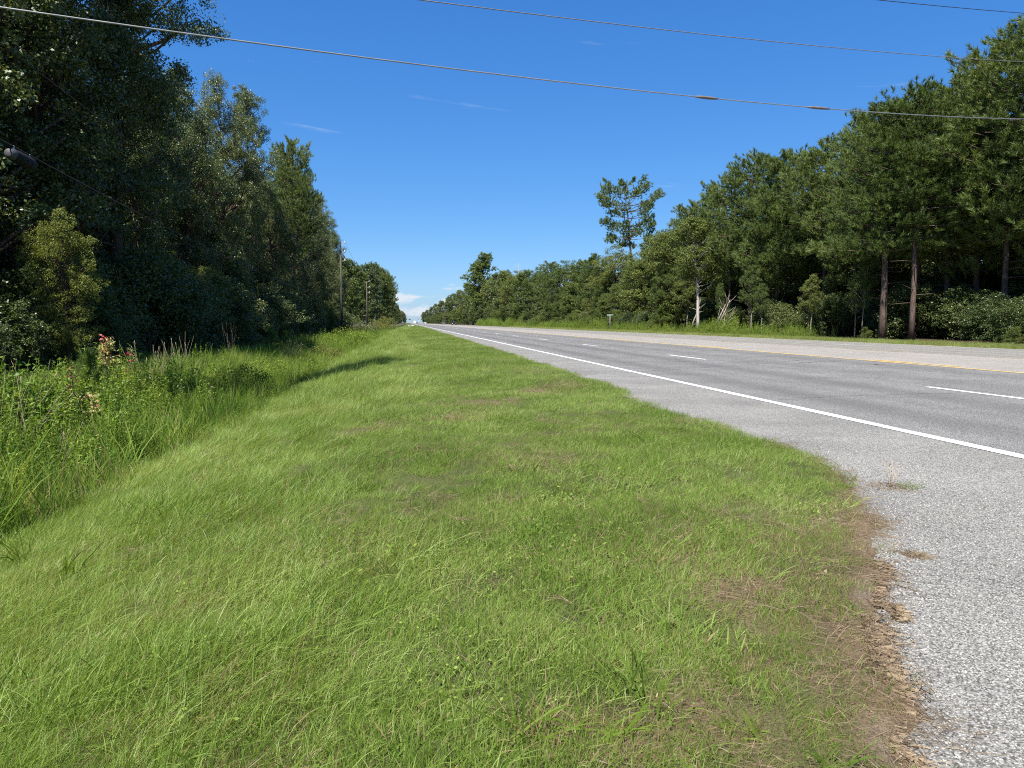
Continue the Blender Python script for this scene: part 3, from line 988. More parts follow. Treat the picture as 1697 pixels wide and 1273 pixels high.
def broadleaf(seed, H, R, cb, ncl, nleaf, ls, kind, leafmat, barkmat, r0=None, tufty=.22):
    rng = np.random.default_rng(seed)
    tr, cr = Acc(), Acc()
    r0 = r0 or (.011 * H + .02)
    k = 9
    hh = np.linspace(0, H * .93, k)
    wob = np.cumsum(rng.normal(0, .012 * H, (k, 2)), 0) * (np.arange(k) / k)[:, None]
    path = np.concatenate([wob, hh[:, None]], 1)
    rad = r0 * (1 - hh / H) ** .8 + .012
    rad[0] *= 1.35
    path[0, 2] = -.25
    if kind != 'shrub':
        tr.tube(path, rad, 8)
    t = rng.random(ncl) ** .92
    ang = rng.random(ncl) * 2 * np.pi
    lob = .72 + .42 * np.clip(fnoise(ang * 1.1 + 10, t * 4.5, seed), -1, 1)
    rr = R * crown_shape(t, kind) * lob * (.30 + .75 * np.sqrt(rng.random(ncl)))
    h = cb * H + (H * .97 - cb * H) * t
    ax = np.stack([np.interp(h, hh, path[:, i]) for i in (0, 1)], -1)
    C = np.concatenate([ax + np.stack([rr * np.cos(ang), rr * np.sin(ang)], -1), h[:, None]], 1)
    crad = R * tufty * rng.uniform(.6, 1.35, ncl)
    for i in range(ncl):
        if kind == 'shrub':
            p0 = np.array([rng.normal(0, .08 * R), rng.normal(0, .08 * R), -.1])
            if i % 4:
                continue
        else:
            if i % 2 and rr[i] < R * .4:
                continue
            z0 = max(h[i] - rr[i] * rng.uniform(.5, .95), cb * H * .7)
            p0 = np.array([np.interp(z0, hh, path[:, 0]), np.interp(z0, hh, path[:, 1]), z0])
        p1 = (p0 + C[i]) / 2 + np.array([0, 0, -.04 * rr[i]]) + rng.normal(0, .04 * R, 3)
        rb = max(.012, .022 * rr[i] + .004 * H * .2)
        tr.tube(np.stack([p0, p1, C[i]]), [rb, rb * .65, rb * .25], 4, False)
    for i in range(ncl):
        n = int(nleaf * (crad[i] / (R * tufty)) ** 2)
        d = unit(rng.normal(0, 1, (n, 3)))
        q = crad[i] * rng.random(n) ** (1 / 2.3)
        # several small sprays in each clump, so the outline is ragged
        m = 9
        sub = unit(rng.normal(0, 1, (m, 3))) * crad[i] * rng.uniform(.55, 1.15, (m, 1))
        pick = rng.integers(0, m, n)
        pos = C[i] + np.where((rng.random(n) < .8)[:, None], sub[pick] + d * (q * .36)[:, None], d * q[:, None]) * np.array([1, 1, .72])
        leaves(cr, pos, d * .5 + np.array([0, 0, .55]) + rng.normal(0, .55, (n, 3)), ls, ls * .72, rng)
    return tr.mesh('trunk', barkmat, True), cr.mesh('crown', leafmat), H


def needles(acc, P, D, n, ln, wd, spread, rng):
    m = len(P)
    d = unit(np.repeat(D, n, 0) * 1.0 + rng.normal(0, spread, (m * n, 3)))
    base = np.repeat(P, n, 0) - np.repeat(D, n, 0) * rng.uniform(0, .22, (m * n, 1))
    s = unit(np.cross(d, rng.normal(0, 1, (m * n, 3)))) * wd
    l = (ln * rng.uniform(.65, 1.15, m * n))[:, None]
    V = np.stack([base - s, base + s, base + d * l], 1).reshape(-1, 3)
    acc.add(V, T=np.arange(m * n * 3).reshape(-1, 3))


def pine(seed, H, R, cb, levels, per, ntuft, nn, shape, needle_len=.26, r0=None, stubs=6, mat='needle', wd=.011, umin=.28):
    rng = np.random.default_rng(seed)
    tr, cr = Acc(), Acc()
    r0 = r0 or .0078 * H + .018
    k = 10
    hh = np.linspace(0, H * .99, k)
    wob = np.cumsum(rng.normal(0, .006 * H, (k, 2)), 0) * (np.arange(k) / k)[:, None]
    path = np.concatenate([wob, hh[:, None]], 1)
    rad = r0 * (1 - hh / H) ** .75 + .015
    rad[0] *= 1.3
    path[0, 2] = -.25
    tr.tube(path, rad, 8)
    TP, TD = [], []
    for s in range(stubs):      # dead stubs under the crown
        z = rng.uniform(.35, .95) * cb * H
        a = rng.random() * 6.283
        l = rng.uniform(.5, 1.8)
        p0 = np.array([np.interp(z, hh, path[:, 0]), np.interp(z, hh, path[:, 1]), z])
        dr = np.array([math.cos(a), math.sin(a), rng.uniform(-.1, .3)])
        tr.tube(np.stack([p0, p0 + dr * l * .5 + rng.normal(0, .05, 3), p0 + dr * l]), [.03, .02, .008], 4, False)
    for lv in range(levels):
        t = (lv + rng.random() * .8) / levels
        z = cb * H + (H - cb * H) * t
        if shape == 'cone':
            ext = (1 - t) ** .62 * (.55 + .45 * min(1, t * 5)) + .06
        elif shape == 'flat':
            ext = math.sqrt(max(0, 1 - (2 * t - .95) ** 2)) * .95 + .12
        else:
            ext = math.sqrt(max(0, 1 - t ** 2.4)) * (.7 + .3 * min(1, t * 4)) + .05
        nb = rng.integers(per - 1, per + 2)
        a0 = rng.random() * 6.283
        for b in range(nb):
            a = a0 + b * 6.283 / nb + rng.normal(0, .25)
            l = R * ext * rng.uniform(.6, 1.15)
            p0 = np.array([np.interp(z, hh, path[:, 0]), np.interp(z, hh, path[:, 1]), z + rng.normal(0, .12)])
            up = .15 + .55 * t + rng.normal(0, .1)
            dr = np.array([math.cos(a), math.sin(a), 0])
            tt = np.linspace(0, 1, 5)
            br = p0 + dr * l * tt[:, None] + np.array([0, 0, 1]) * (l * (up * tt ** 1.6 - .10 * tt))[:, None] + rng.normal(0, .03 * l, (5, 3)) * tt[:, None]
            rb = .012 + .013 * l
            tr.tube(br, rb * np.array([1, .8, .6, .4, .15]), 4, False)
            m = max(3, int(ntuft * (l / R + .15)))
            u = rng.uniform(umin, 1.0, m) ** .75
            c = np.stack([np.interp(u, tt, br[:, i]) for i in range(3)], -1)
            lat = np.clip(rng.normal(0, 1, (m, 3)), -1.5, 1.5)
            lat -= (lat @ dr)[:, None] * dr
            off = lat * (l * .17 * (1.15 - .6 * u) + .10)[:, None] * np.array([1, 1, .55])
            c = c + off + np.array([0, 0, .05])
            dd = unit(dr * .55 + off * .8 + np.array([0, 0, .75]) + rng.normal(0, .25, (m, 3)))
            TP.append(c)
            TD.append(dd)
    # leader
    m = 46
    zt = H * rng.uniform(.90, .985, m)
    TP.append(np.stack([np.interp(zt, hh, path[:, 0]), np.interp(zt, hh, path[:, 1]), zt], -1) + rng.normal(0, 1, (m, 3)) * (.08 + .28 * (H - zt) / (.1 * H))[:, None])
    TD.append(unit(rng.normal(0, .35, (m, 3)) + np.array([0, 0, 1])))
    needles(cr, np.concatenate(TP), np.concatenate(TD), nn, needle_len, wd, .5, rng)
    return tr.mesh('trunk', MAT[('bark_pine')], True), cr.mesh('crown', MAT[mat]), H


PR = {
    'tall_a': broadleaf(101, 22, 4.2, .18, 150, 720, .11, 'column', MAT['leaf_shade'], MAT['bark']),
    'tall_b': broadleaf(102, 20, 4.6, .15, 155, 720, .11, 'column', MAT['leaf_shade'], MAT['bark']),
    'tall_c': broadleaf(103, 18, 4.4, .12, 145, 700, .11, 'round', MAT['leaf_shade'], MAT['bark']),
    'mid_a': broadleaf(111, 12, 3.6, .14, 120, 420, .13, 'round', MAT['leaf_sun'], MAT['bark'], tufty=.24),
    'mid_b': broadleaf(112, 10, 3.2, .12, 105, 420, .13, 'column', MAT['leaf_sun'], MAT['bark'], tufty=.24),
    'slim': broadleaf(113, 11, 2.3, .42, 90, 300, .12, 'round', MAT['leaf_sun'], MAT['bark_pale'], r0=.10, tufty=.26),
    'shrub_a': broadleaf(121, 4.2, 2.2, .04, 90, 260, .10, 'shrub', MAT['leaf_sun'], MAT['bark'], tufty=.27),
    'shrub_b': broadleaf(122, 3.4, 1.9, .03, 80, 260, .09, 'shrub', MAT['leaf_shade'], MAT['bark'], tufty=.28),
    'pine_a': pine(201, 14, 3.3, .34, 18, 6, 27, 34, 'round', .27, wd=.013),
    'pine_b': pine(202, 15, 3.0, .44, 17, 6, 26, 34, 'round', .27, wd=.013),
    'pine_c': pine(203, 13, 3.3, .26, 18, 6, 27, 34, 'cone', .27, wd=.013),
    'pine_tall': pine(205, 24, 5.4, .57, 12, 5, 60, 26, 'flat', .32, stubs=4, wd=.024, r0=.29, umin=.58),
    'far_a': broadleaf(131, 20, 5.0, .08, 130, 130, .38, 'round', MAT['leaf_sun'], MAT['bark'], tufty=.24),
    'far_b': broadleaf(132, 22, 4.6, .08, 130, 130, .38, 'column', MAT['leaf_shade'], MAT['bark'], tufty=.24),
}
rnd = random.Random(5)


def tree(key, X, Y, H, name, label, cat, group=None, wide=1.0, rz=None, crown_mat=None, trunk_mat=None):
    tm, cm, h0 = PR[key]
    e = ob(name, None, loc=(X, Y, float(ground(X, Y)) - .03), label=label, cat=cat, group=group)
    s = H / h0
    e.scale = (s * wide, s * wide, s)
    e.rotation_euler = (0, 0, rnd.random() * 6.283 if rz is None else rz)
    if trunk_mat:
        tm = tm.copy()
        tm.materials[0] = trunk_mat
    if crown_mat:
        cm = cm.copy()
        cm.materials[0] = crown_mat
    if len(tm.vertices):
        ob('trunk' if cat == 'tree' else 'stem', tm, e)
    ob('crown' if cat == 'tree' else 'foliage', cm, e)
    return e


G_LT = 'broadleaf trees in the shaded wood behind the ditch'
L_LT = 'tall dense broadleaf tree in the shaded wood behind the weedy ditch'
G_LR = 'broadleaf trees deeper in the wood behind the ditch'
L_LR = 'broadleaf tree deeper inside the shaded wood behind the ditch'
G_LS = 'shrubs under the trees behind the ditch'
L_LS = 'dark shrub under the shaded trees behind the weedy ditch'
# shaded wood beyond the ditch: front trees, surveyed from their outlines in the photo
L_A = 'olive broadleaf tree with a ragged top between the tallest tree and the slender pine'
G_A = 'ragged topped trees beside the slender pine'
L_B = 'broadleaf tree in the row between the slender pine and the dark utility pole'
G_B = 'trees between the slender pine and the dark utility pole'
L_C = 'lower broadleaf tree set back behind the tallest tree of the shaded wood'
G_C = 'lower trees set back behind the tallest tree'
for key, X, Y, H, w, lab, grp in (
        ('tall_b', -13.6, 24.5, 23, .95, 'dark broadleaf tree standing behind the black splice case', None),
        ('tall_c', -12.9, 28.5, 19, .85, 'dense broadleaf tree just behind the light green young tree', None),
        ('tall_a', -12.3, 33.0, 24.5, .92, 'tallest broadleaf tree of the shaded wood with limbs reaching out against the sky', None),
        ('tall_c', -15.5, 34, 17, .8, L_C, G_C), ('tall_b', -15, 42, 16, .8, L_C, G_C),
        ('tall_c', -13.6, 48, 17.0, .7, L_A, G_A), ('tall_b', -12.9, 53.5, 18.6, .68, L_A, G_A), ('tall_a', -12.4, 59.5, 19.8, .66, L_A, G_A),
        ('tall_c', -11.4, 64, 13.5, .7, 'short broadleaf tree right beside the bare trunk of the slender pine', None),
        ('tall_c', -12.0, 74, 17.5, .75, L_B, G_B), ('tall_b', -11.9, 81, 18, .7, L_B, G_B), ('tall_c', -11.7, 88, 18, .7, L_B, G_B),
        ('tall_a', -11.6, 96, 18, .66, L_B, G_B), ('tall_b', -11.6, 104, 17.2, .66, L_B, G_B), ('tall_c', -11.4, 111, 14.8, .7, L_B, G_B)):
    tree(key, X, Y, H, 'broadleaf_tree', lab, 'tree', grp, w)
for row, X0, H0 in ((0, -17.5, 18), (1, -23, 17), (2, -30, 17)):
    y = 31 + row * 7
    while y < 118:
        gap = y < 46 + row * 4
        tree(rnd.choice(['tall_a', 'tall_b', 'tall_c']), X0 + rnd.uniform(-1.5, 1.5), y, (H0 + rnd.uniform(-2, 2)) * (.8 if gap else .95), 'broadleaf_tree', L_LR, 'tree', G_LR, 1.1)
        y += rnd.uniform(4.6, 6.2)
for y in (2, 6, 10, 14.5, 19, 24):
    tree(rnd.choice(['tall_a', 'tall_b', 'tall_c']), -17 + rnd.uniform(-1, 1), y, rnd.uniform(16.5, 18.5), 'broadleaf_tree', L_LR, 'tree', G_LR, 1.0)
for y in (17, 19, 21, 23, 25, 27):
    tree('shrub_b', -10.6 + rnd.uniform(-.6, .4), y, rnd.uniform(1.3, 2.1), 'shrub', L_LS, 'shrub', G_LS, 1.2)
y = 26.0
while y < 125:
    tree(rnd.choice(['shrub_b', 'shrub_b', 'mid_b']), -10.9 + rnd.uniform(-.9, .6), y, rnd.uniform(2.4, 4.6), 'shrub', L_LS, 'shrub', G_LS, rnd.uniform(.9, 1.2))
    y += rnd.uniform(2.0, 3.2)
y = 30.0
while y < 125:
    tree(rnd.choice(['shrub_b', 'mid_a']), -15 + rnd.uniform(-1, 1), y, rnd.uniform(4, 7), 'shrub', L_LS, 'shrub', G_LS, 1.2)
    y += rnd.uniform(3.0, 4.5)
y68 = at_x(488, 500, -10.4)[0]
tree('pine_b', -10.4, y68, 17.6, 'pine_tree', 'slender pine with a bare straight trunk beside the utility pole', 'tree', None, .80)
tree('mid_a', -9.9, 22.5, 4.5, 'broadleaf_tree', 'light green leafy young tree catching sun at the edge of the shaded wood', 'tree', None, .75, crown_mat=MAT['leaf_yellow'], trunk_mat=MAT['bark'])

tree('pine_b', -7.9, 10.9, 25, 'pine_tree', 'very slender tall pine beside the near utility pole, its long shadow crossing the verge', 'tree', None, .34)

# far wood along the same side
G_LF = 'far trees on the ditch side of the road'
L_LF = 'far tree in the distant wood on the utility pole side of the road'
for X, Y, H in ((-15, 128, 14), (-14, 142, 15), (-17, 150, 16), (-14.5, 160, 16), (-14, 175, 17), (-16, 190, 18), (-13, 205, 18), (-12.5, 222, 20), (-12, 240, 22), (-11.5, 258, 23), (-10.5, 276, 23),
                (-10, 294, 23), (-9.6, 312, 23), (-9.5, 332, 22), (-10, 355, 20), (-22, 170, 17), (-24, 200, 19), (-22, 230, 21), (-20, 260, 22), (-19, 290, 22),
                (-10, 390, 16), (-10, 430, 16), (-10, 480, 16), (-10, 540, 17), (-11, 610, 17), (-11, 700, 18), (-11, 800, 18), (-12, 920, 20), (-10, 1080, 20), (-8, 1250, 20)):
    tree(rnd.choice(['far_a', 'far_b']), X, Y, H * .98, 'broadleaf_tree', L_LF, 'tree', G_LF, rnd.uniform(.75, 1.0))
for X, Y, H in ((-8.6, 262, 19), (-8.4, 300, 21)):
    tree('pine_b', X, Y, H, 'pine_tree', 'far dark pine at the end of the wood on the utility pole side', 'tree', 'far pines on the utility pole side', 1.0)

# sunlit wood across the road, heights surveyed from its skyline
G_RP = 'pines in the sunlit wood across the road'
L_RP = 'bushy green pine in the sunlit wood across the road'
SKY = [(1775, 20, 'pine_a'), (1690, 75, 'pine_a'), (1640, 100, 'pine_c'), (1585, 150, 'pine_a'), (1535, 165, 'pine_b'), (1480, 190, 'pine_a'), (1425, 205, 'pine_c'), (1375, 240, 'pine_b'),
       (1335, 262, 'pine_a'), (1295, 265, 'pine_c'), (1250, 262, 'pine_b'), (1215, 300, 'pine_a'), (1180, 318, 'pine_c'), (1150, 340, 'pine_b')]
for px, py, key in SKY:
    X = 32.5 + rnd.uniform(-1.2, 1.8)
    Y, z = at_x(px, py, X)
    tree(key, X, Y, z + .1, 'pine_tree', L_RP, 'tree', G_RP, rnd.uniform(1.05, 1.25))
for row, X0 in ((0, 37.5), (1, 43), (2, 49)):
    y = 24 + row * 3.0
    while y < 150:
        H = np.interp(y, [25, 60, 75, 100, 150], [13.5, 13, 11.8, 10.6, 11]) + rnd.uniform(-1.4, .4)
        tree(rnd.choice(['pine_a', 'pine_b', 'pine_c']), X0 + rnd.uniform(-1.5, 1.5), y, H, 'pine_tree', 'pine deep inside the sunlit wood across the road', 'tree',
             'pines deep inside the wood across the road', rnd.uniform(1.1, 1.35))
        y += rnd.uniform(4.2, 6.5)
G_RB = 'broadleaf trees along the front of the wood across the road'
L_RB = 'mid height broadleaf tree along the front of the wood across the road'
for px, py, key, X in ((1130, 372, 'mid_a', 31), (1095, 385, 'mid_b', 31.5), (1065, 425, 'mid_a', 31), (1020, 412, 'mid_a', 32), (985, 425, 'pine_c', 32), (960, 432, 'mid_b', 32), (935, 436, 'mid_a', 31.5),
                       (912, 438, 'pine_a', 32), (893, 446, 'mid_a', 32), (874, 448, 'mid_b', 32), (856, 452, 'mid_a', 33), (840, 448, 'far_a', 33), (822, 452, 'far_b', 33)):
    Y, z = at_x(px, py, X)
    pn = 'pine' in key
    tree(key, X, Y, z + .1, 'pine_tree' if pn else 'broadleaf_tree', L_RP if pn else L_RB, 'tree', G_RP if pn else G_RB, rnd.uniform(1.1, 1.3))
y = 74.0
while y < 150:      # lower leafy trees and shrubs under the pines
    H = rnd.uniform(5.0, 8.5) * (1.0 if y > 45 else .9)
    tree(rnd.choice(['mid_a', 'mid_b', 'slim', 'mid_b']), 29.8 + rnd.uniform(-.6, 1.2), y, H, 'broadleaf_tree', 'low leafy tree under the pines across the road', 'tree', 'low leafy trees under the pines across the road', 1.0)
    y += rnd.uniform(3.6, 6.4)
y = 26.0
while y < 190:
    if 33 < y < 40 or 44 < y < 52:
        y += 2
        continue
    tree(rnd.choice(['shrub_a', 'shrub_b', 'shrub_a']), 28.9 + rnd.uniform(-.5, 1.0), y, rnd.uniform(1.5, 3.4) * (.5 if y < 74 else 1), 'shrub', 'leafy shrub at the foot of the wood across the road', 'shrub', 'shrubs at the foot of the wood across the road', rnd.uniform(.9, 1.3))
    y += rnd.uniform(2.2, 4.6)
for y, x_, h_ in [(25.5, 30.2, 2.2), (28, 30.9, 3.0), (30.5, 30.6, 2.6)] + [(32.5 + 2.6 * q, 31.6 + .7 * (q % 3 - 1), 2.2 + .7 * (q % 4) * .6) for q in range(17)]:
    tree('shrub_b', x_, y, h_, 'shrub', 'leafy undergrowth shrub in the dark between the pine trunks', 'shrub', 'undergrowth shrubs between the pine trunks', 1.15)
for X0, hh in ((33.6, (1.4, 2.8)), (36.8, (2.5, 4.5)), (40.5, (4, 6.5)), (47, (5, 7))):
    y = 24.0
    while y < 80:
        tree(rnd.choice(['shrub_b', 'shrub_a', 'mid_b']), X0 + rnd.uniform(-.8, .8), y, rnd.uniform(*hh), 'shrub', 'leafy undergrowth shrub in the dark between the pine trunks', 'shrub', 'undergrowth shrubs between the pine trunks', 1.3)
        y += rnd.uniform(2.4, 4.0)
y = 28.0
while y < 160:
    tree(rnd.choice(['shrub_b', 'mid_a', 'mid_b']), (38.5 if y < 70 else 34.5) + rnd.uniform(-1, 1), y, rnd.uniform(4, 7), 'shrub', 'tall shrub inside the wood across the road', 'shrub', 'tall shrubs inside the wood across the road', 1.2)
    y += rnd.uniform(3.0, 4.6)
# trees that stand out
Y, z = at_x(1050, 306, 36.5)
tree('pine_tall', 36.5, Y, z, 'pine_tree', 'lone tall pine with an open crown rising above the wood across the road', 'tree', None, 1.0, 1.0)
Y, z = at_x(1478, 185, 28.9)
PR['pine_big'] = pine(207, 14, 3.3, .36, 18, 6, 27, 34, 'round', .27, wd=.013, r0=.185, stubs=9)
tree('pine_big', 28.9, Y, z, 'pine_tree', 'big pine with a thick reddish bare trunk at the front of the wood', 'tree', None, 1.15, .4)
Y, z = at_x(1530, 150, 29.6)
tree('pine_b', 29.6, Y, z, 'pine_tree', 'pine with a forked stub and vines on its trunk beside the thick trunked pine', 'tree', None, 1.15, 2.0)
Y, z = at_x(1166, 360, 28.3)
PR['slim_pale'] = broadleaf(117, 11, 2.5, .46, 90, 320, .12, 'round', MAT['leaf_sun'], MAT['bark_white'], r0=.13, tufty=.26)
tree('slim_pale', 28.0, Y, z, 'broadleaf_tree', 'slender tree with a pale bare trunk beside the leaning dead branches', 'tree', None, 1.1, .3)
for px, py, w_ in ((1252, 440, .8), (1335, 470, .7), (1352, 455, .8), (1428, 455, .8), (1440, 430, .7), (1262, 470, .7), (1092, 470, .8), (1195, 470, .6)):
    Y, z = at_x(px, py, 28.7 + rnd.uniform(-.3, .5))
    tree('slim', 28.8, Y, z, 'broadleaf_tree', 'slender leafy tree with a thin greyish stem at the front of the wood', 'tree', 'slender stemmed trees at the front of the wood', w_)
Y, z = at_x(800, 418, 31)
tree('far_a', 31, Y, z, 'broadleaf_tree', 'big round crowned tree standing above the far end of the sunlit wood', 'tree', None, 1.05, .7)
G_RF = 'far trees in the wood across the road'
L_RF = 'far tree in the distant wood across the road'
for px, py in ((828, 455), (812, 462), (786, 470), (775, 468), (764, 480), (752, 486), (741, 493), (731, 498), (722, 502), (714, 508), (708, 513), (703, 517), (698, 520), (694, 523)):
    X = 32.0
    Y, z = at_x(px, py, X)
    Y = min(Y, 1500)
    tree(rnd.choice(['far_a', 'far_b']), X + rnd.uniform(-.5, .5), Y, max(9, min(z, 24)), 'broadleaf_tree', L_RF, 'tree', G_RF, rnd.uniform(.85, 1.05))
y = 150.0
while y < 1300:
    for dx in (-1.5, 5):
        H = np.interp(y, [150, 220, 330, 500, 1300], [9, 10, 13, 15, 16])
        tree(rnd.choice(['far_a', 'far_b']), 31 + dx + rnd.uniform(-1, 1), y + rnd.uniform(-2, 2), H * rnd.uniform(.62, .95) * (.8 if dx < 0 else 1), 'broadleaf_tree', L_RF, 'tree', G_RF, 1.1)
    y += rnd.uniform(6, 8) * (1 + y / 400)
# the wood closing the far end of the road
for i in range(34):
    X = -150 + i * 11 + rnd.uniform(-3, 3)
    if -8 < X < 30:
        continue
    tree(rnd.choice(['far_a', 'far_b']), X, 1500 + rnd.uniform(0, 90), rnd.uniform(14, 20), 'broadleaf_tree', 'far tree in the hazy wood closing the end of the road', 'tree', 'trees closing the end of the road', 1.5)

# dead snag above the far wood
def snag():
    rng = np.random.default_rng(8)
    Y, z = at_x(858, 436, 30.5)
    a = Acc()
    g = float(ground(30.5, Y))
    a.tube([[0, 0, -.2], [.1, 0, z * .5], [.3, .1, z * .8], [.1, 0, z]], [.22, .17, .12, .05], 7)
    for k in range(9):
        h = rng.uniform(.55, .98) * z
        an = rng.random() * 6.28
        a.tube([[.15, 0, h], [.15 + math.cos(an) * .7, math.sin(an) * .7, h + .4], [.15 + math.cos(an) * 1.2, math.sin(an) * 1.2, h + .9]], [.05, .035, .012], 5)
    ob('dead_tree', a.mesh('dead_tree', MAT['deadwood'], True), loc=(30.5, Y, g), label='bare pale dead snag poking out of the wood across the road', cat='tree')


snag()


def dead_branches():
    rng = np.random.default_rng(9)
    for i, (px0, py0, px1, py1, X, lab) in enumerate((
            (1180, 540, 1203, 503, 27.9, 'grey dead branch leaning against the wood beside the pale slender tree, thickest of the pile'),
            (1186, 542, 1210, 497, 28.2, 'long thin dead branch leaning steeply out of the pile across the road'),
            (1190, 545, 1206, 531, 27.6, 'short broken dead branch low at the foot of the leaning pile'),
            (1143, 545, 1160, 508, 27.5, 'forked dead branch leaning onto the pale slender tree trunk'))):
        y0, z0 = at_x(px0, py0, X)
        y1, z1 = at_x(px1, py1, X + .6)
        z0 = float(ground(X, y0)) - .1
        p0, p1 = np.array([X, y0, z0]), np.array([X + .6, y1, z1])
        a = Acc()
        m = (p0 + p1) / 2 + rng.normal(0, .12, 3)
        a.tube([p0, m, p1], [.10, .08, .025], 6)
        for k in range(9):
            t = rng.uniform(.25, .95)
            q = p0 * (1 - t) + p1 * t
            d = unit(p1 - p0) + rng.normal(0, .4, 3)
            l = rng.uniform(.5, 1.4)
            a.tube([q, q + d * l * .5, q + d * l + np.array([0, 0, -.1])], [.035, .024, .008], 4)
        ob('dead_branch', a.mesh('dead_branch', MAT['deadwood'], True), label=lab, cat='branch')


dead_branches()

# ------------------------------------------------------------------ plants that stand out in the ditch
def pine_seedling(px, py, X, H, label):
    Y, z = at_x(px, py, X)
    g = float(ground(X, Y))
    H = max(H, z - g)
    rng = np.random.default_rng(int(px))
    st, fo = Acc(), Acc()
    st.tube([[0, 0, -.1], [.02, 0, H * .5], [0, .02, H]], [.018, .012, .005], 6)
    TP, TD = [], []
    for k in range(46):
        t = rng.random()
        a = rng.random() * 6.28
        l = (.12 + .34 * (1 - t)) * rng.uniform(.6, 1.1)
        tip = np.array([math.cos(a) * l, math.sin(a) * l, H * (.22 + .75 * t) + l * .5])
        st.tube([[0, 0, H * (.2 + .72 * t)], tip], [.006, .003], 4)
        for q in np.linspace(.35, 1, 4):
            TP.append(np.array([0, 0, H * (.2 + .72 * t)]) * (1 - q) + tip * q)
            TD.append(unit(np.array([math.cos(a) * .5, math.sin(a) * .5, .9])))
    for q in np.linspace(.85, 1.0, 6):
        TP.append(np.array([0, 0, H * q]))
        TD.append(np.array([0, 0, 1.0]))
    needles(fo, np.array(TP), np.array(TD), 34, .17, .0024, .45, rng)
    e = ob('pine_seedling', None, loc=(X, Y, g), label=label, cat='sapling')
    ob('stem', st.mesh('stem', MAT['bark'], True), e)
    ob('foliage', fo.mesh('foliage', MAT['needle_bright']), e)


pine_seedling(147, 585, -6.1, 1.2, 'feathery bright green pine seedling between the two red tipped saplings')
pine_seedling(450, 548, -6.6, 1.5, 'bright green pine seedling in front of the dark wood beside leaning dry stalks')
pine_seedling(473, 562, -6.9, 1.1, 'smaller pine seedling next to the larger bright pine seedling')


def sapling(px, py, X, spread, nl, mats, label, top_frac=.25, hmin=1.0, leaf=.075, seed=1):
    Y, z = at_x(px, py, X)
    g = float(ground(X, Y))
    H = max(hmin, z - g)
    rng = np.random.default_rng(seed)
    st, fo, tp = Acc(), Acc(), Acc()
    st.tube([[0, 0, -.1], [.03, .02, H * .5], [0, 0, H]], [.016, .011, .004], 6)
    for k in range(10):
        t = rng.uniform(.3, .95)
        a = rng.random() * 6.28
        l = spread * rng.uniform(.6, 1.1) * (1.1 - .5 * t)
        p0 = np.array([0, 0, H * t * .9])
        p1 = p0 + np.array([math.cos(a) * l, math.sin(a) * l, l * .7])
        st.tube([p0, (p0 + p1) / 2 + np.array([0, 0, -.02]), p1], [.007, .005, .002], 4)
        m = nl // 10
        tt = rng.uniform(.25, 1.1, m)
        c = p0 * (1 - tt)[:, None] + p1 * tt[:, None] + rng.normal(0, .05, (m, 3))
        hi = c[:, 2] > H * (1 - top_frac)
        nr = rng.normal(0, .5, (m, 3)) + np.array([.2, -.3, .7])
        leaves(fo, c[~hi], nr[~hi], leaf, leaf * .65, rng)
        if hi.any():
            leaves(tp, c[hi], nr[hi], leaf * 1.05, leaf * .65, rng)
    m = nl // 7
    c = np.array([0, 0, H]) + rng.normal(0, .055, (m, 3)) + np.array([0, 0, -.04])
    leaves(tp, c, rng.normal(0, .6, (m, 3)) + np.array([.1, -.3, .6]), leaf * 1.05, leaf * .7, rng)
    e = ob('sapling', None, loc=(X, Y, g), label=label, cat='sapling')
    ob('stem', st.mesh('stem', MAT['bark'], True), e)
    ob('foliage', fo.mesh('foliage', mats[0]), e)
    ob('tip_leaves', tp.mesh('tip_leaves', mats[1]), e)


sapling(183, 563, -6.3, .26, 300, (MAT['weed_leaf'], MAT['cream_leaf']), 'leafy sapling topped with cream and orange leaves in front of the dark wood', .42, seed=4)
sapling(170, 558, -6.35, .10, 60, (MAT['cream_leaf'], MAT['red_leaf']), 'thin sapling with a small red tuft rising beside the cream topped one', .12, seed=9)
sapling(118, 616, -5.4, .11, 150, (MAT['cream_leaf'], MAT['red_leaf']), 'slim sapling with a crimson leaf tip standing among the tall weeds', .22, leaf=.045, seed=6)
sapling(150, 655, -5.2, .22, 150, (MAT['weed_leaf'], MAT['cream_leaf']), 'low sapling with reddish new leaves below the feathery pine seedling', .3, .7, seed=7)
sapling(215, 590, -6.6, .12, 60, (MAT['red_leaf'], MAT['red_leaf']), 'thin dark red stemmed sapling beside the spray of dry stalks', .3, seed=12)


def bush(px, py, X, R, mat, label, leaf=.06, n=2200, seed=1, flat=1.0):
    Y, z = at_x(px, py, X)
    g = float(ground(X, Y))
    H = max(.6, z - g)
    rng = np.random.default_rng(seed)
    st, fo = Acc(), Acc()
    m = 26
    a = rng.random(m) * 6.28
    r = R * np.sqrt(rng.random(m)) * .85
    C = np.stack([r * np.cos(a), r * np.sin(a), H * (.25 + .62 * rng.random(m)) * np.sqrt(1 - (r / R) ** 2 * .7)], -1)
    for c in C:
        st.tube([[c[0] * .1, c[1] * .1, -.05], c * np.array([.6, .6, .55]), c], [.012, .008, .003], 4)
    i = rng.integers(0, m, n)
    d = unit(rng.normal(0, 1, (n, 3)))
    P = C[i] + d * (R * .30 * rng.random(n) ** .45)[:, None] * np.array([1, 1, .8 * flat])
    P[:, 2] = np.maximum(P[:, 2], .02)
    leaves(fo, P, d * .5 + np.array([0, 0, .5]) + rng.normal(0, .5, (n, 3)), leaf, leaf * .6, rng)
    e = ob('bush', None, loc=(X, Y, g), label=label, cat='bush')
    ob('stem', st.mesh('stem', MAT['bark'], True), e)
    ob('foliage', fo.mesh('foliage', mat), e)


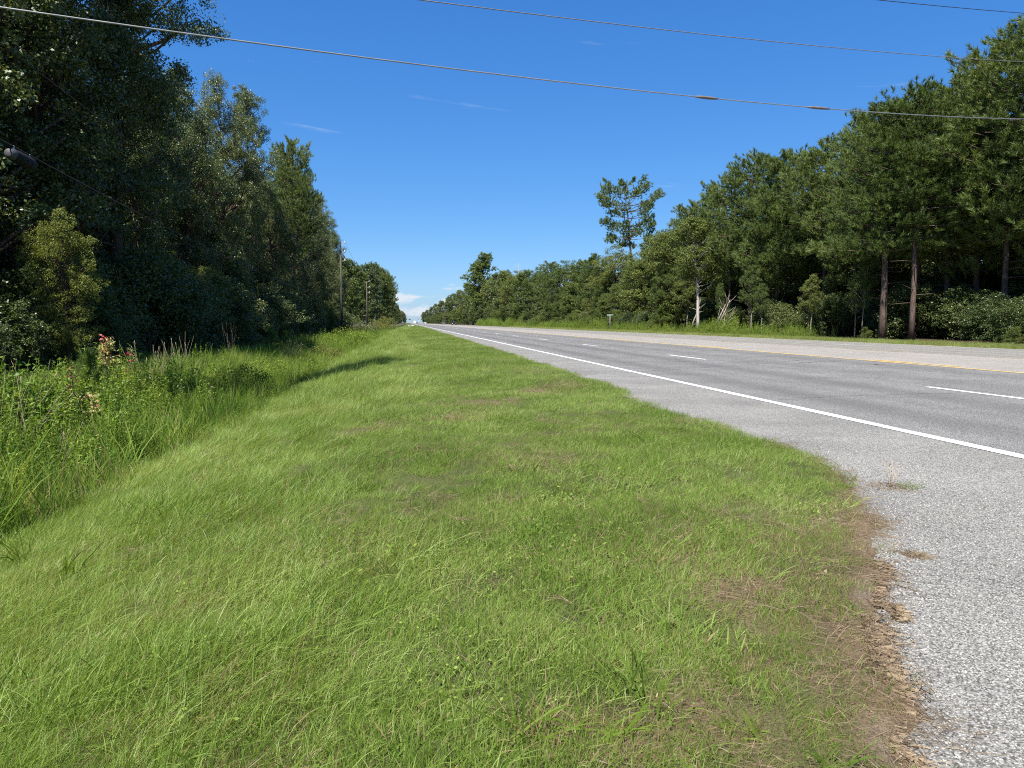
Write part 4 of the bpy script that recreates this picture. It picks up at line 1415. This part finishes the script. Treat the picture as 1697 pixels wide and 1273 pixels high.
bush(398, 592, -4.4, .85, MAT['weed_leaf'], 'round dark leafy bush at the ditch edge beside the fan shaped palmetto', .055, 3000, 3)
bush(345, 598, -5.6, .8, MAT['weed_leaf'], 'pale leafy bush in the weeds behind the palmetto', .06, 2000, 13)
bush(436, 588, -4.9, .9, MAT['weed_leaf'], 'leafy bush between the round dark bush and the leaning dry stalks', .06, 2600, 16)
bush(534, 568, -4.4, 1.0, MAT['leaf_yellow'], 'yellow green bush beside the shaded gap in the ditch weeds', .06, 3600, 5)
bush(500, 586, -4.9, .8, MAT['weed_leaf'], 'small dark weedy bush under the yellow green bush', .06, 1800, 15)
bush(572, 541, -4.9, 1.9, MAT['weed_leaf'], 'broad sunlit green bush below the utility pole', .09, 4200, 6)
bush(596, 545, -4.7, 1.6, MAT['weed_leaf'], 'low green bush next to the broad sunlit bush', .09, 3200, 17)
bush(634, 524, -5.0, 3.0, MAT['leaf_yellow'], 'large bright green bush mound beyond the utility pole', .16, 4200, 7)
bush(607, 530, -6.2, 2.2, MAT['leaf_shade'], 'dull green bush at the base of the tall pale utility pole', .14, 2600, 8)


def stalks(px, py, X, n, hgt, spread, label, seed, lean=(0, 0)):
    Y, z = at_x(px, py, X)
    g = float(ground(X, Y))
    rng = np.random.default_rng(seed)
    a = Acc()
    for k in range(n):
        b = rng.normal(0, .12, 2)
        d = np.array([rng.normal(lean[0], spread), rng.normal(lean[1], spread), 1.0])
        d /= np.linalg.norm(d)
        l = hgt * rng.uniform(.55, 1.1)
        p0 = np.array([b[0], b[1], -.05])
        p2 = p0 + d * l
        a.tube([p0, (p0 + p2) / 2 + rng.normal(0, .02, 3), p2 + np.array([d[0], d[1], -.3]) * .06 * l], [.0032, .0026, .0014], 4)
        if rng.random() < .4:
            a.tube([p2 - d * .12, p2], [.002, .005], 4)
    ob('dry_stalks', a.mesh('dry_stalks', MAT['stalk']), loc=(X, Y, g), label=label, cat='dry stalks')


stalks(12, 640, -5.6, 15, 1.35, .5, 'sparse dry stalks leaning over the weeds beyond the slim crimson tipped sapling', 1, (.25, 0))
stalks(60, 640, -5.9, 7, 1.3, .2, 'few upright dry stalks against the dark wood', 2)
stalks(245, 620, -6.2, 30, 1.35, .3, 'thick spray of tan dry stalks beside the cream topped sapling', 3)
stalks(300, 610, -6.6, 14, 1.4, .15, 'upright grey dry stalks behind the lush ditch grass', 4)
stalks(385, 590, -7.0, 10, 1.6, .10, 'tall thin dry stalks rising behind the pale leafy bush', 5)
stalks(470, 610, -5.6, 26, 1.3, .25, 'dry stalks leaning towards the road beside the yellow green bush', 6, (.45, .1))
stalks(95, 690, -4.8, 5, 1.1, .25, 'two or three pale dry stalks leaning in the weeds', 7, (.3, .1))


def palmetto():
    X = -4.3
    Y, z = at_x(352, 665, X)
    g = float(ground(X, Y))
    rng = np.random.default_rng(4)
    e = ob('palmetto', None, loc=(X, Y, g), label='fan shaped dark palmetto leaf at the ditch edge', cat='palmetto')
    for f in range(3):
        a = Acc()
        c = np.array([0.05 * f, 0, .35 + .1 * f])
        az = 2.6 + f * 1.3
        a.tube([[0, 0, -.05], c * .6, c], [.01, .008, .006], 5)
        for k in range(17):
            th = (k - 8) * .17
            d = np.array([math.cos(az) * math.cos(th), math.sin(az) * math.cos(th), math.sin(th) * .9 + .25])
            d /= np.linalg.norm(d)
            s = unit(np.cross(d, [0.3, .5, .8])) * .012
            l = rng.uniform(.36, .46)
            a.add([c, c + d * l * .5 - s, c + d * l + np.array([0, 0, -.05]), c + d * l * .5 + s], [[0, 1, 2, 3]])
        ob('frond', a.mesh('frond', MAT['leaf_sun']), e)


palmetto()


# broad bladed grass plants that stand out of the turf
def coarse_grass(px, py, n, ln, label, seed, mat=None, wd=(.004, .009), lean=.5, wind=(0, 0), z=-.1):
    X, Y = at_z(px, py, z)
    for _ in range(3):
        X, Y = at_z(px, py, float(ground(X, Y)))
    a = Acc()
    blades(a, int(n * 1.5), .06, ln, wd, lean, .7, np.random.default_rng(seed), wind)
    ob('coarse_grass', a.mesh('coarse_grass', mat or MAT['blade']), loc=(X, Y, float(ground(X, Y)) - .005), label=label, cat='grass clump')


coarse_grass(1060, 1160, 10, (.2, .42), 'tall broad bladed grass plant leaning over the turf beside the bare soil', 1, wind=(-.35, .2))
coarse_grass(1110, 1190, 9, (.08, .2), 'pale grass rosette on the edge of the bare soil patch', 2)
coarse_grass(870, 1215, 26, (.12, .3), 'dense blue green broad bladed clump in the near turf', 3, lean=.9)
coarse_grass(1000, 1225, 12, (.1, .24), 'small broad leaved grass plant beside the dense blue green clump', 4)
coarse_grass(1240, 1215, 26, (.06, .14), 'flat pale green tuft spreading on the bare soil', 5, lean=1.6)
coarse_grass(1400, 1015, 14, (.05, .12), 'little green tuft in the brown straw by the stone chippings', 6, wd=(.003, .006))
coarse_grass(110, 965, 12, (.25, .5), 'broad arching blades at the ditch side of the turf', 7, wind=(.2, -.1))
coarse_grass(270, 880, 10, (.2, .4), 'arching pale blades where the turf meets the ditch', 8)
coarse_grass(40, 930, 14, (.25, .5), 'pale broad blades beside the leafy weeds at the ditch edge', 9)
coarse_grass(1210, 1130, 14, (.08, .18), 'upright yellow green tuft in thin turf above the flat pale tuft', 10, wd=(.003, .006))

# tufts growing through the chippings
def edge_tuft(px, py, label, green, seed, twig=False, size=.12):
    X, Y = at_z(px, py, 0)
    rng = np.random.default_rng(seed)
    e = ob('tuft', None, loc=(X, Y, 0.0), label=label, cat='tuft')
    a = Acc()
    blades(a, 420, size, (.02, .06), (.002, .004), 1.3, .2, rng, (0, 0), .012)
    ob('straw', a.mesh('straw', MAT['straw']), e)
    if green:
        a = Acc()
        blades(a, 60, size * .6, (.03, .09), (.002, .004), .9, .4, rng, (.2, 0), origin=(size * .8, -.02, 0))
        ob('green_blades', a.mesh('green_blades', MAT['blade']), e)
    if twig:
        a = Acc()
        for k in range(6):
            d = np.array([rng.normal(.1, .25), rng.normal(0, .25), 1.0])
            l = rng.uniform(.09, .17)
            a.tube([[-.02, 0, -.01], d * l * .5, d * l], [.0025, .002, .0012], 4)
            m = 5
            leaves(a, d * l + rng.normal(0, .012, (m, 3)), rng.normal(0, 1, (m, 3)), .016, .009, rng)
        ob('twig', a.mesh('twig', MAT['stalk']), e)


edge_tuft(1478, 808, 'small tuft of straw and green with a dead twig growing through the pale chippings', True, 1, True, .14)
edge_tuft(1516, 921, 'tiny scrap of brown straw lying alone on the pale chippings', False, 2, False, .05)


def straw_band(pxs, width, n, label, seed):
    rng = np.random.default_rng(seed)
    P = np.array([at_z(*p) for p in pxs])
    t = rng.random(n) * (len(P) - 1)
    i = np.minimum(t.astype(int), len(P) - 2)
    f = (t - i)[:, None]
    C = P[i] * (1 - f) + P[i + 1] * f + (rng.normal(0, width, (n, 2)) * np.where(rng.random(n) < .12, 2.2, 1.0)[:, None]) * (1 - .4 * (t / (len(P) - 1)))[:, None]
    d = rng.random(n) * 6.283
    l = rng.uniform(.008, .032, n)
    w = rng.uniform(.0004, .0010, n)
    z = rng.uniform(.003, .010, n)
    dv = np.stack([np.cos(d), np.sin(d)], -1)
    sv = np.stack([-np.sin(d), np.cos(d)], -1)
    a0 = C - dv * l[:, None]
    a1 = C + dv * l[:, None]
    V = np.stack([np.c_[a0 - sv * w[:, None], z], np.c_[a0 + sv * w[:, None], z], np.c_[a1 + sv * w[:, None] * .5, z + rng.normal(0, .004, n)], np.c_[a1 - sv * w[:, None] * .5, z]], 1)
    V[..., 2] = np.maximum(V[..., 2], .002)
    a = Acc()
    a.add(V.reshape(-1, 3), np.arange(n * 4).reshape(n, 4))
    ob('straw_drift', a.mesh('straw_drift', MAT['straw']), label=label, cat='straw', kind='stuff')


straw_band([(1395, 950), (1440, 960), (1452, 935), (1440, 980), (1400, 1000)], .035, 7500, 'brown drift of dry grass clippings along the turf edge', 1)
straw_band([(1405, 1000), (1450, 1000), (1485, 1010), (1495, 1030)], .012, 2600, 'curved tongue of brown clippings lying on the chippings', 2)
straw_band([(1425, 1030), (1445, 1060), (1455, 1110), (1478, 1150), (1484, 1185)], .030, 9500, 'wide mat of brown clippings along the near turf edge', 3)
straw_band([(1435, 1195), (1460, 1230), (1485, 1260), (1520, 1290)], .022, 5500, 'narrow strip of brown clippings on the nearest chippings', 4)

# ------------------------------------------------------------------ poles and lines
POLE_X = -8.7
Y1 = at_x(566, 500, POLE_X)[0]
Y2 = at_x(608, 500, POLE_X)[0]
POLES = [(POLE_X, 7.0, 9.6), (POLE_X, Y1, 0), (POLE_X, Y2, 0), (POLE_X, at_x(629, 500, POLE_X)[0], 0), (POLE_X, at_x(637, 500, POLE_X)[0], 0), (POLE_X, at_x(651, 500, POLE_X)[0], 0)]
TOPS = [None, 404, 467, 485, 493, 513]
POLE_LAB = ['utility pole at the near end of the sagging telephone cable', 'dark utility pole with the drooping telephone cable fixed halfway up, beside the broad sunlit bush',
            'tall pale utility pole with three insulator arms behind the large bright bush mound', None, None, None]
pole_top = []
for i, (X, Y, H) in enumerate(POLES):
    g = float(ground(X, Y))
    top = 9.8 if TOPS[i] is None else at_x([0, 566, 608, 629, 637, 651][i], TOPS[i], X)[1]
    pole_top.append(top)
    lab = POLE_LAB[i] or 'far slim utility pole in front of the distant dark wood'
    e = ob('utility_pole', None, loc=(X, Y, g), label=lab, cat='utility pole', group='far utility poles' if POLE_LAB[i] is None else None)
    a = Acc()
    a.tube([[0, 0, -.6], [0, 0, (top - g) * .5], [0, 0, top - g]], [.165, .14, .105], 12)
    ob('pole_shaft', a.mesh('pole_shaft', MAT['wood_pole'], True), e)
    for k in range(3):
        a = Acc()
        z = top - g - .12 - k * 1.15
        a.tube([[.05, 0, z - .08], [.32, 0, z], [.55, 0, z + .05]], [.035, .03, .03], 6)
        br = ob('insulator_arm', a.mesh('insulator_arm', MAT['galv'], True), e)
        a = Acc()
        a.tube([[.55, 0, z], [.55, 0, z + .1], [.55, 0, z + .13], [.55, 0, z + .24], [.55, 0, z + .3]], [.05, .085, .05, .085, .04], 8)
        ob('insulator', a.mesh('insulator', MAT['porcelain'], True), br)
a = Acc()
a.tube([[0, 0, -.6], [0, 0, 5], [0, 0, 11.5]], [.17, .15, .11], 12)
e = ob('utility_pole', None, loc=(30, 24.8, float(ground(30, 24.8))), label='utility pole at the edge of the wood across the road carrying the crossing lines', cat='utility pole')
ob('pole_shaft', a.mesh('pole_shaft', MAT['wood_pole'], True), e)


def catenary(p, q, sag, n=40):
    t = np.linspace(0, 1, n)[:, None]
    P = np.array(p) * (1 - t) + np.array(q) * t
    P[:, 2] -= (4 * sag * t * (1 - t))[:, 0]
    return P


def line(name, p, q, sag, r, mat, label, cat='cable', group=None, parts=()):
    a = Acc()
    a.tube(catenary(p, q, sag), r, 6)
    return ob(name, a.mesh(name, mat, True), label=label, cat=cat, group=group)


zt = at_x(566, 490, POLE_X)[1]
zn = at_x(566, 467, POLE_X)[1]
tele0 = (POLE_X + .15, 7, 5.6)
tele1 = (POLE_X + .15, Y1, zt)
line('telephone_cable', tele0, tele1, 1.25, .015, MAT['wire_dark'], 'thick dark telephone cable sagging in front of the shaded wood', 'cable')
line('neutral_wire', (POLE_X + .12, 7, 7.6), (POLE_X + .12, Y1, zn), .95, .011, MAT['wire_dark'], 'thin wire sagging above the telephone cable', 'wire')
line('power_line', (POLE_X + .55, 7, 9.8), (POLE_X + .55, Y1, pole_top[1] + .1), .8, .011, MAT['wire_dark'], 'thin power line running along the shaded tree tops to the dark utility pole', 'wire')
for i in range(1, 5):
    line('power_line', (POLE_X + .55, POLES[i][1], pole_top[i] + .12), (POLE_X + .55, POLES[i + 1][1], pole_top[i + 1] + .12), .8, .011, MAT['wire_dark'], 'thin power line strung between the utility poles beyond the drooping cable', 'wire', 'power lines between far poles')
    line('telephone_cable', (POLE_X + .15, POLES[i][1], 4.6), (POLE_X + .15, POLES[i + 1][1], 4.6), 1.0, .018, MAT['wire_dark'], 'dark cable strung low between the utility poles beyond the drooping cable', 'cable', 'cables between far poles')


def closure():
    """splice closure hanging on the telephone cable"""
    C = catenary(tele0, tele1, 1.25, 400)
    y_, z_ = at_x(38, 268, POLE_X + .15)
    i = int(np.argmin(np.abs(C[:, 1] - y_)))
    p = C[i]
    d = unit(C[i + 2] - C[i - 2])
    c = p + np.array([0, 0, -.19])
    e = ob('splice_closure', None, loc=tuple(c), label='black cylindrical splice case hanging on the telephone cable', cat='splice case')
    a = Acc()
    t = np.array([-.42, -.40, -.36, .36, .40, .42])
    a.tube(d[None, :] * t[:, None], [.10, .125, .14, .14, .125, .08], 14)
    for k in (-.2, 0, .2):
        a.tube(d[None, :] * np.array([k - .02, k + .02])[:, None], .148, 14)
    ob('case_body', a.mesh('case_body', MAT['black_plastic'], True), e)
    a = Acc()
    a.tube(d[None, :] * np.array([-.56, -.54, -.44, -.42])[:, None], [.06, .10, .125, .125], 14)
    ob('end_cap', a.mesh('end_cap', MAT['grey_cap'], True), e)
    a = Acc()
    for k in (-.33, .33):
        q = d * k
        a.tube([q + [0, 0, .1], q + [0, 0, .21]], .014, 6)
    ob('hanger', a.mesh('hanger', MAT['galv']), e)


closure()


# lines crossing the road: each hangs in the vertical plane from the near pole to the pole across the road
def cross_line(pxs, p_start, p_end, r, mat, label, sleeves=()):
    A = np.array(p_start[:2])
    B = np.array(p_end[:2])
    n = np.array([-(B - A)[1], (B - A)[0]])
    pts = []
    for px, py in pxs:
        d = ray(px, py)
        k = (A @ n) / (d[:2] @ n)
        q = np.array([0, 0, CAMZ]) + d * k
        s = np.linalg.norm(q[:2] - A) / np.linalg.norm(B - A)
        pts.append((s, q[2]))
    pts = np.array(pts)
    co = np.polyfit(pts[:, 0], pts[:, 1], 2)
    s = np.linspace(0, 1, 90)
    P = np.concatenate([A + (B - A) * s[:, None], np.polyval(co, s)[:, None]], 1)
    a = Acc()
    a.tube(P, r, 6)
    o = ob('overhead_wire', a.mesh('overhead_wire', mat, True), label=label, cat='wire')
    for px0, px1 in sleeves:
        ss = []
        for px in (px0, px1):
            d = ray(px, 170)
            k = (A @ n) / (d[:2] @ n)
            ss.append(np.linalg.norm(d[:2] * k - A) / np.linalg.norm(B - A))
        q = np.linspace(ss[0], ss[1], 6)
        PP = np.concatenate([A + (B - A) * q[:, None], np.polyval(co, q)[:, None]], 1)
        a = Acc()
        a.tube(PP, np.array([.014, .027, .031, .031, .027, .014]), 8)
        ob('wire_sleeve', a.mesh('wire_sleeve', MAT['sleeve'], True), o)
    return co


PA, PB = (POLE_X, 7.0), (30, 24.8)
cross_line([(0, 10), (330, 60), (850, 127), (1170, 163), (1490, 187), (1697, 198)], PA, PB, .0105, MAT['wire'], 'pale overhead wire with two grey sleeves crossing above the road', ((1152, 1190), (1338, 1376)))
cross_line([(700, 0), (1000, 38), (1277, 69), (1600, 96), (1697, 103)], PA, PB, .008, MAT['wire_mid'], 'plain overhead wire crossing above the sleeved wire')
cross_line([(1455, 0), (1600, 14), (1697, 22)], PA, PB, .008, MAT['wire_dark'], 'topmost overhead wire crossing highest above the road')

# ------------------------------------------------------------------ roadside furniture
def street_sign():
    X = 26.0
    Y, z = at_x(1011, 524, X)
    g = float(ground(X, Y))
    H = z - g
    e = ob('street_sign', None, loc=(X, Y, g), label='small pale green street name sign on a thin post at the wood edge', cat='sign')
    a = Acc()
    a.tube([[0, 0, -.3], [0, 0, H]], .03, 8)
    ob('post', a.mesh('post', MAT['galv'], True), e)
    a = Acc()
    a.box((0, 0, H + .1), (.85, .02, .2), -.3)
    ob('sign_plate', a.mesh('sign_plate', MAT['sign_green']), e)
    a = Acc()
    a.box((0, 0, H + .02), (.05, .05, .1))
    ob('bracket', a.mesh('bracket', MAT['galv']), e)


street_sign()


def sign_post(px, pyb, pyt, lab, plate):
    X, Y = at_z(px, pyb, 0)
    g = float(ground(X, Y))
    d = math.hypot(X, Y)
    H = CAMZ + (535 - pyt) / FPX * d - g
    e = ob('road_sign', None, loc=(X, Y, g), label=lab, cat='sign')
    a = Acc()
    a.tube([[0, 0, -.3], [0, 0, H]], .04, 8)
    ob('post', a.mesh('post', MAT['galv'], True), e)
    a = Acc()
    a.box((0, -.05, H - plate / 2), (plate, .02, plate))
    ob('sign_plate', a.mesh('sign_plate', MAT['paint_grey']), e)


sign_post(679, 542, 528, 'grey backed road sign on a thin post beside the white bags', .45)
sign_post(693.5, 543.5, 528, 'slim marker post with a small plate at the far pavement edge', .2)


def bag(px, py, seed):
    X, Y = at_z(px, py, -.1)
    g = float(ground(X, Y))
    rng = np.random.default_rng(seed)
    th = np.linspace(0, np.pi, 9)
    P = np.stack([rng.normal(0, .02, 9), rng.normal(0, .02, 9), .3 - .34 * np.cos(th)], -1)
    P[-1, 2] += .12
    a = Acc()
    a.tube(P * np.array([1, 1, .65]), .22 * np.sin(th) ** .7 * rng.uniform(.85, 1.1, 9) + .03, 10)
    ob('white_bag', a.mesh('white_bag', MAT['white'], True), loc=(X, Y, g), label='small white bag lying on the far turf by the pavement edge', cat='bag', group='white bags on the verge')


for q, (px, py) in enumerate(((677.6, 542.5), (681.6, 541.5), (684.6, 541.8))):
    bag(px, py, q)


def vehicle(X, Y, paint, label, kind='car', rz=0.0):
    e = ob('car' if kind == 'car' else 'box_truck', None, loc=(X, Y, float(zroad(X)) + .01), label=label, cat='car' if kind == 'car' else 'truck')
    e.rotation_euler = (0, 0, rz)
    if kind == 'car':
        prof = [(-2.25, .35), (-2.3, .75), (-2.1, 1.0), (-1.75, 1.05), (-1.15, 1.52), (.35, 1.55), (1.05, 1.08), (2.0, .95), (2.25, .75), (2.25, .35)]
        W = .9
    else:
        prof = [(-3.6, .6), (-3.6, 3.3), (1.5, 3.3), (1.55, 2.3), (2.3, 2.25), (2.7, 1.5), (3.4, 1.35), (3.5, .6)]
        W = 1.15
    n = len(prof)
    V = []
    for s in (-1, -.88, .88, 1):
        for y, z in prof:
            inset = (1 - .12 * max(0, z - 1.0)) if kind == 'car' else 1.0
            zz = z - (.04 if abs(s) == 1 else 0)
            V.append((s * W * inset, y * (.985 if abs(s) == 1 else 1), zz))
    Q = []
    for k in range(3):
        for j in range(n):
            j2 = (j + 1) % n
            Q.append((k * n + j, k * n + j2, (k + 1) * n + j2, (k + 1) * n + j))
    me = bpy.data.meshes.new('body')
    me.from_pydata(V, [], Q + [tuple(range(n))[::-1], tuple(range(3 * n, 4 * n))])
    me.materials.append(paint)
    ob('body', me, e)

    def part(nm, mat, boxes):
        a = Acc()
        for c, s in boxes:
            a.box(c, s)
        return ob(nm, a.mesh(nm, mat), e)
    if kind == 'car':
        a = Acc()
        a.add([(-.70, -1.80, 1.08), (.70, -1.80, 1.08), (.62, -1.24, 1.50), (-.62, -1.24, 1.50)], [[0, 1, 2, 3]])
        ob('rear_window', a.mesh('rear_window', MAT['glass']), e)
        a = Acc()
        a.add([(-.70, 1.02, 1.13), (.70, 1.02, 1.13), (.62, .42, 1.535), (-.62, .42, 1.535)], [[0, 1, 2, 3]])
        ob('windscreen', a.mesh('windscreen', MAT['glass']), e)
        for s in (-1, 1):
            a = Acc()
            x0, x1 = s * .905, s * .86
            a.add([(x0, -1.45, 1.08), (x0, .85, 1.08), (x1, .3, 1.44), (x1, -1.05, 1.44)], [[0, 1, 2, 3]])
            ob('side_window', a.mesh('side_window', MAT['glass']), e)
            part('tail_light', MAT['tail'], [((s * .72, -2.27, .85), (.28, .1, .16))])
            part('headlight', MAT['chrome'], [((s * .68, 2.2, .75), (.3, .12, .14))])
        wy, wr, wx = (1.4, -1.4), .34, .8
    else:
        part('windscreen', MAT['glass'], [((0, 2.55, 1.9), (1.9, .1, .6))])
        wy, wr, wx = (2.4, -2.4), .48, 1.0
    for s in (-1, 1):
        for y in wy:
            a = Acc()
            a.tube([[s * wx - .12, y, wr], [s * wx + .12, y, wr]], wr, 16)
            w = ob('wheel', a.mesh('wheel', MAT['rubber'], True), e)
            a = Acc()
            a.tube([[s * wx - .13, y, wr], [s * wx + .13, y, wr]], wr * .6, 12)
            ob('rim', a.mesh('rim', MAT['chrome'], True), w)
    return e


vehicle(18.3, 290, MAT['paint_black'], 'black car driving towards us on the far carriageway, larger of the two dark cars', rz=math.pi)
vehicle(19.2, 395, MAT['paint_grey'], 'small dark grey car following behind the black car', rz=math.pi)
vehicle(18.6, 800, MAT['paint_white'], 'tiny white car far off on the far carriageway', rz=math.pi)
vehicle(7.0, 830, MAT['paint_white'], 'tiny white box truck far off in the near lanes', 'truck')
vehicle(10.6, 900, MAT['paint_grey'], 'tiny dark car far off beside the white truck')
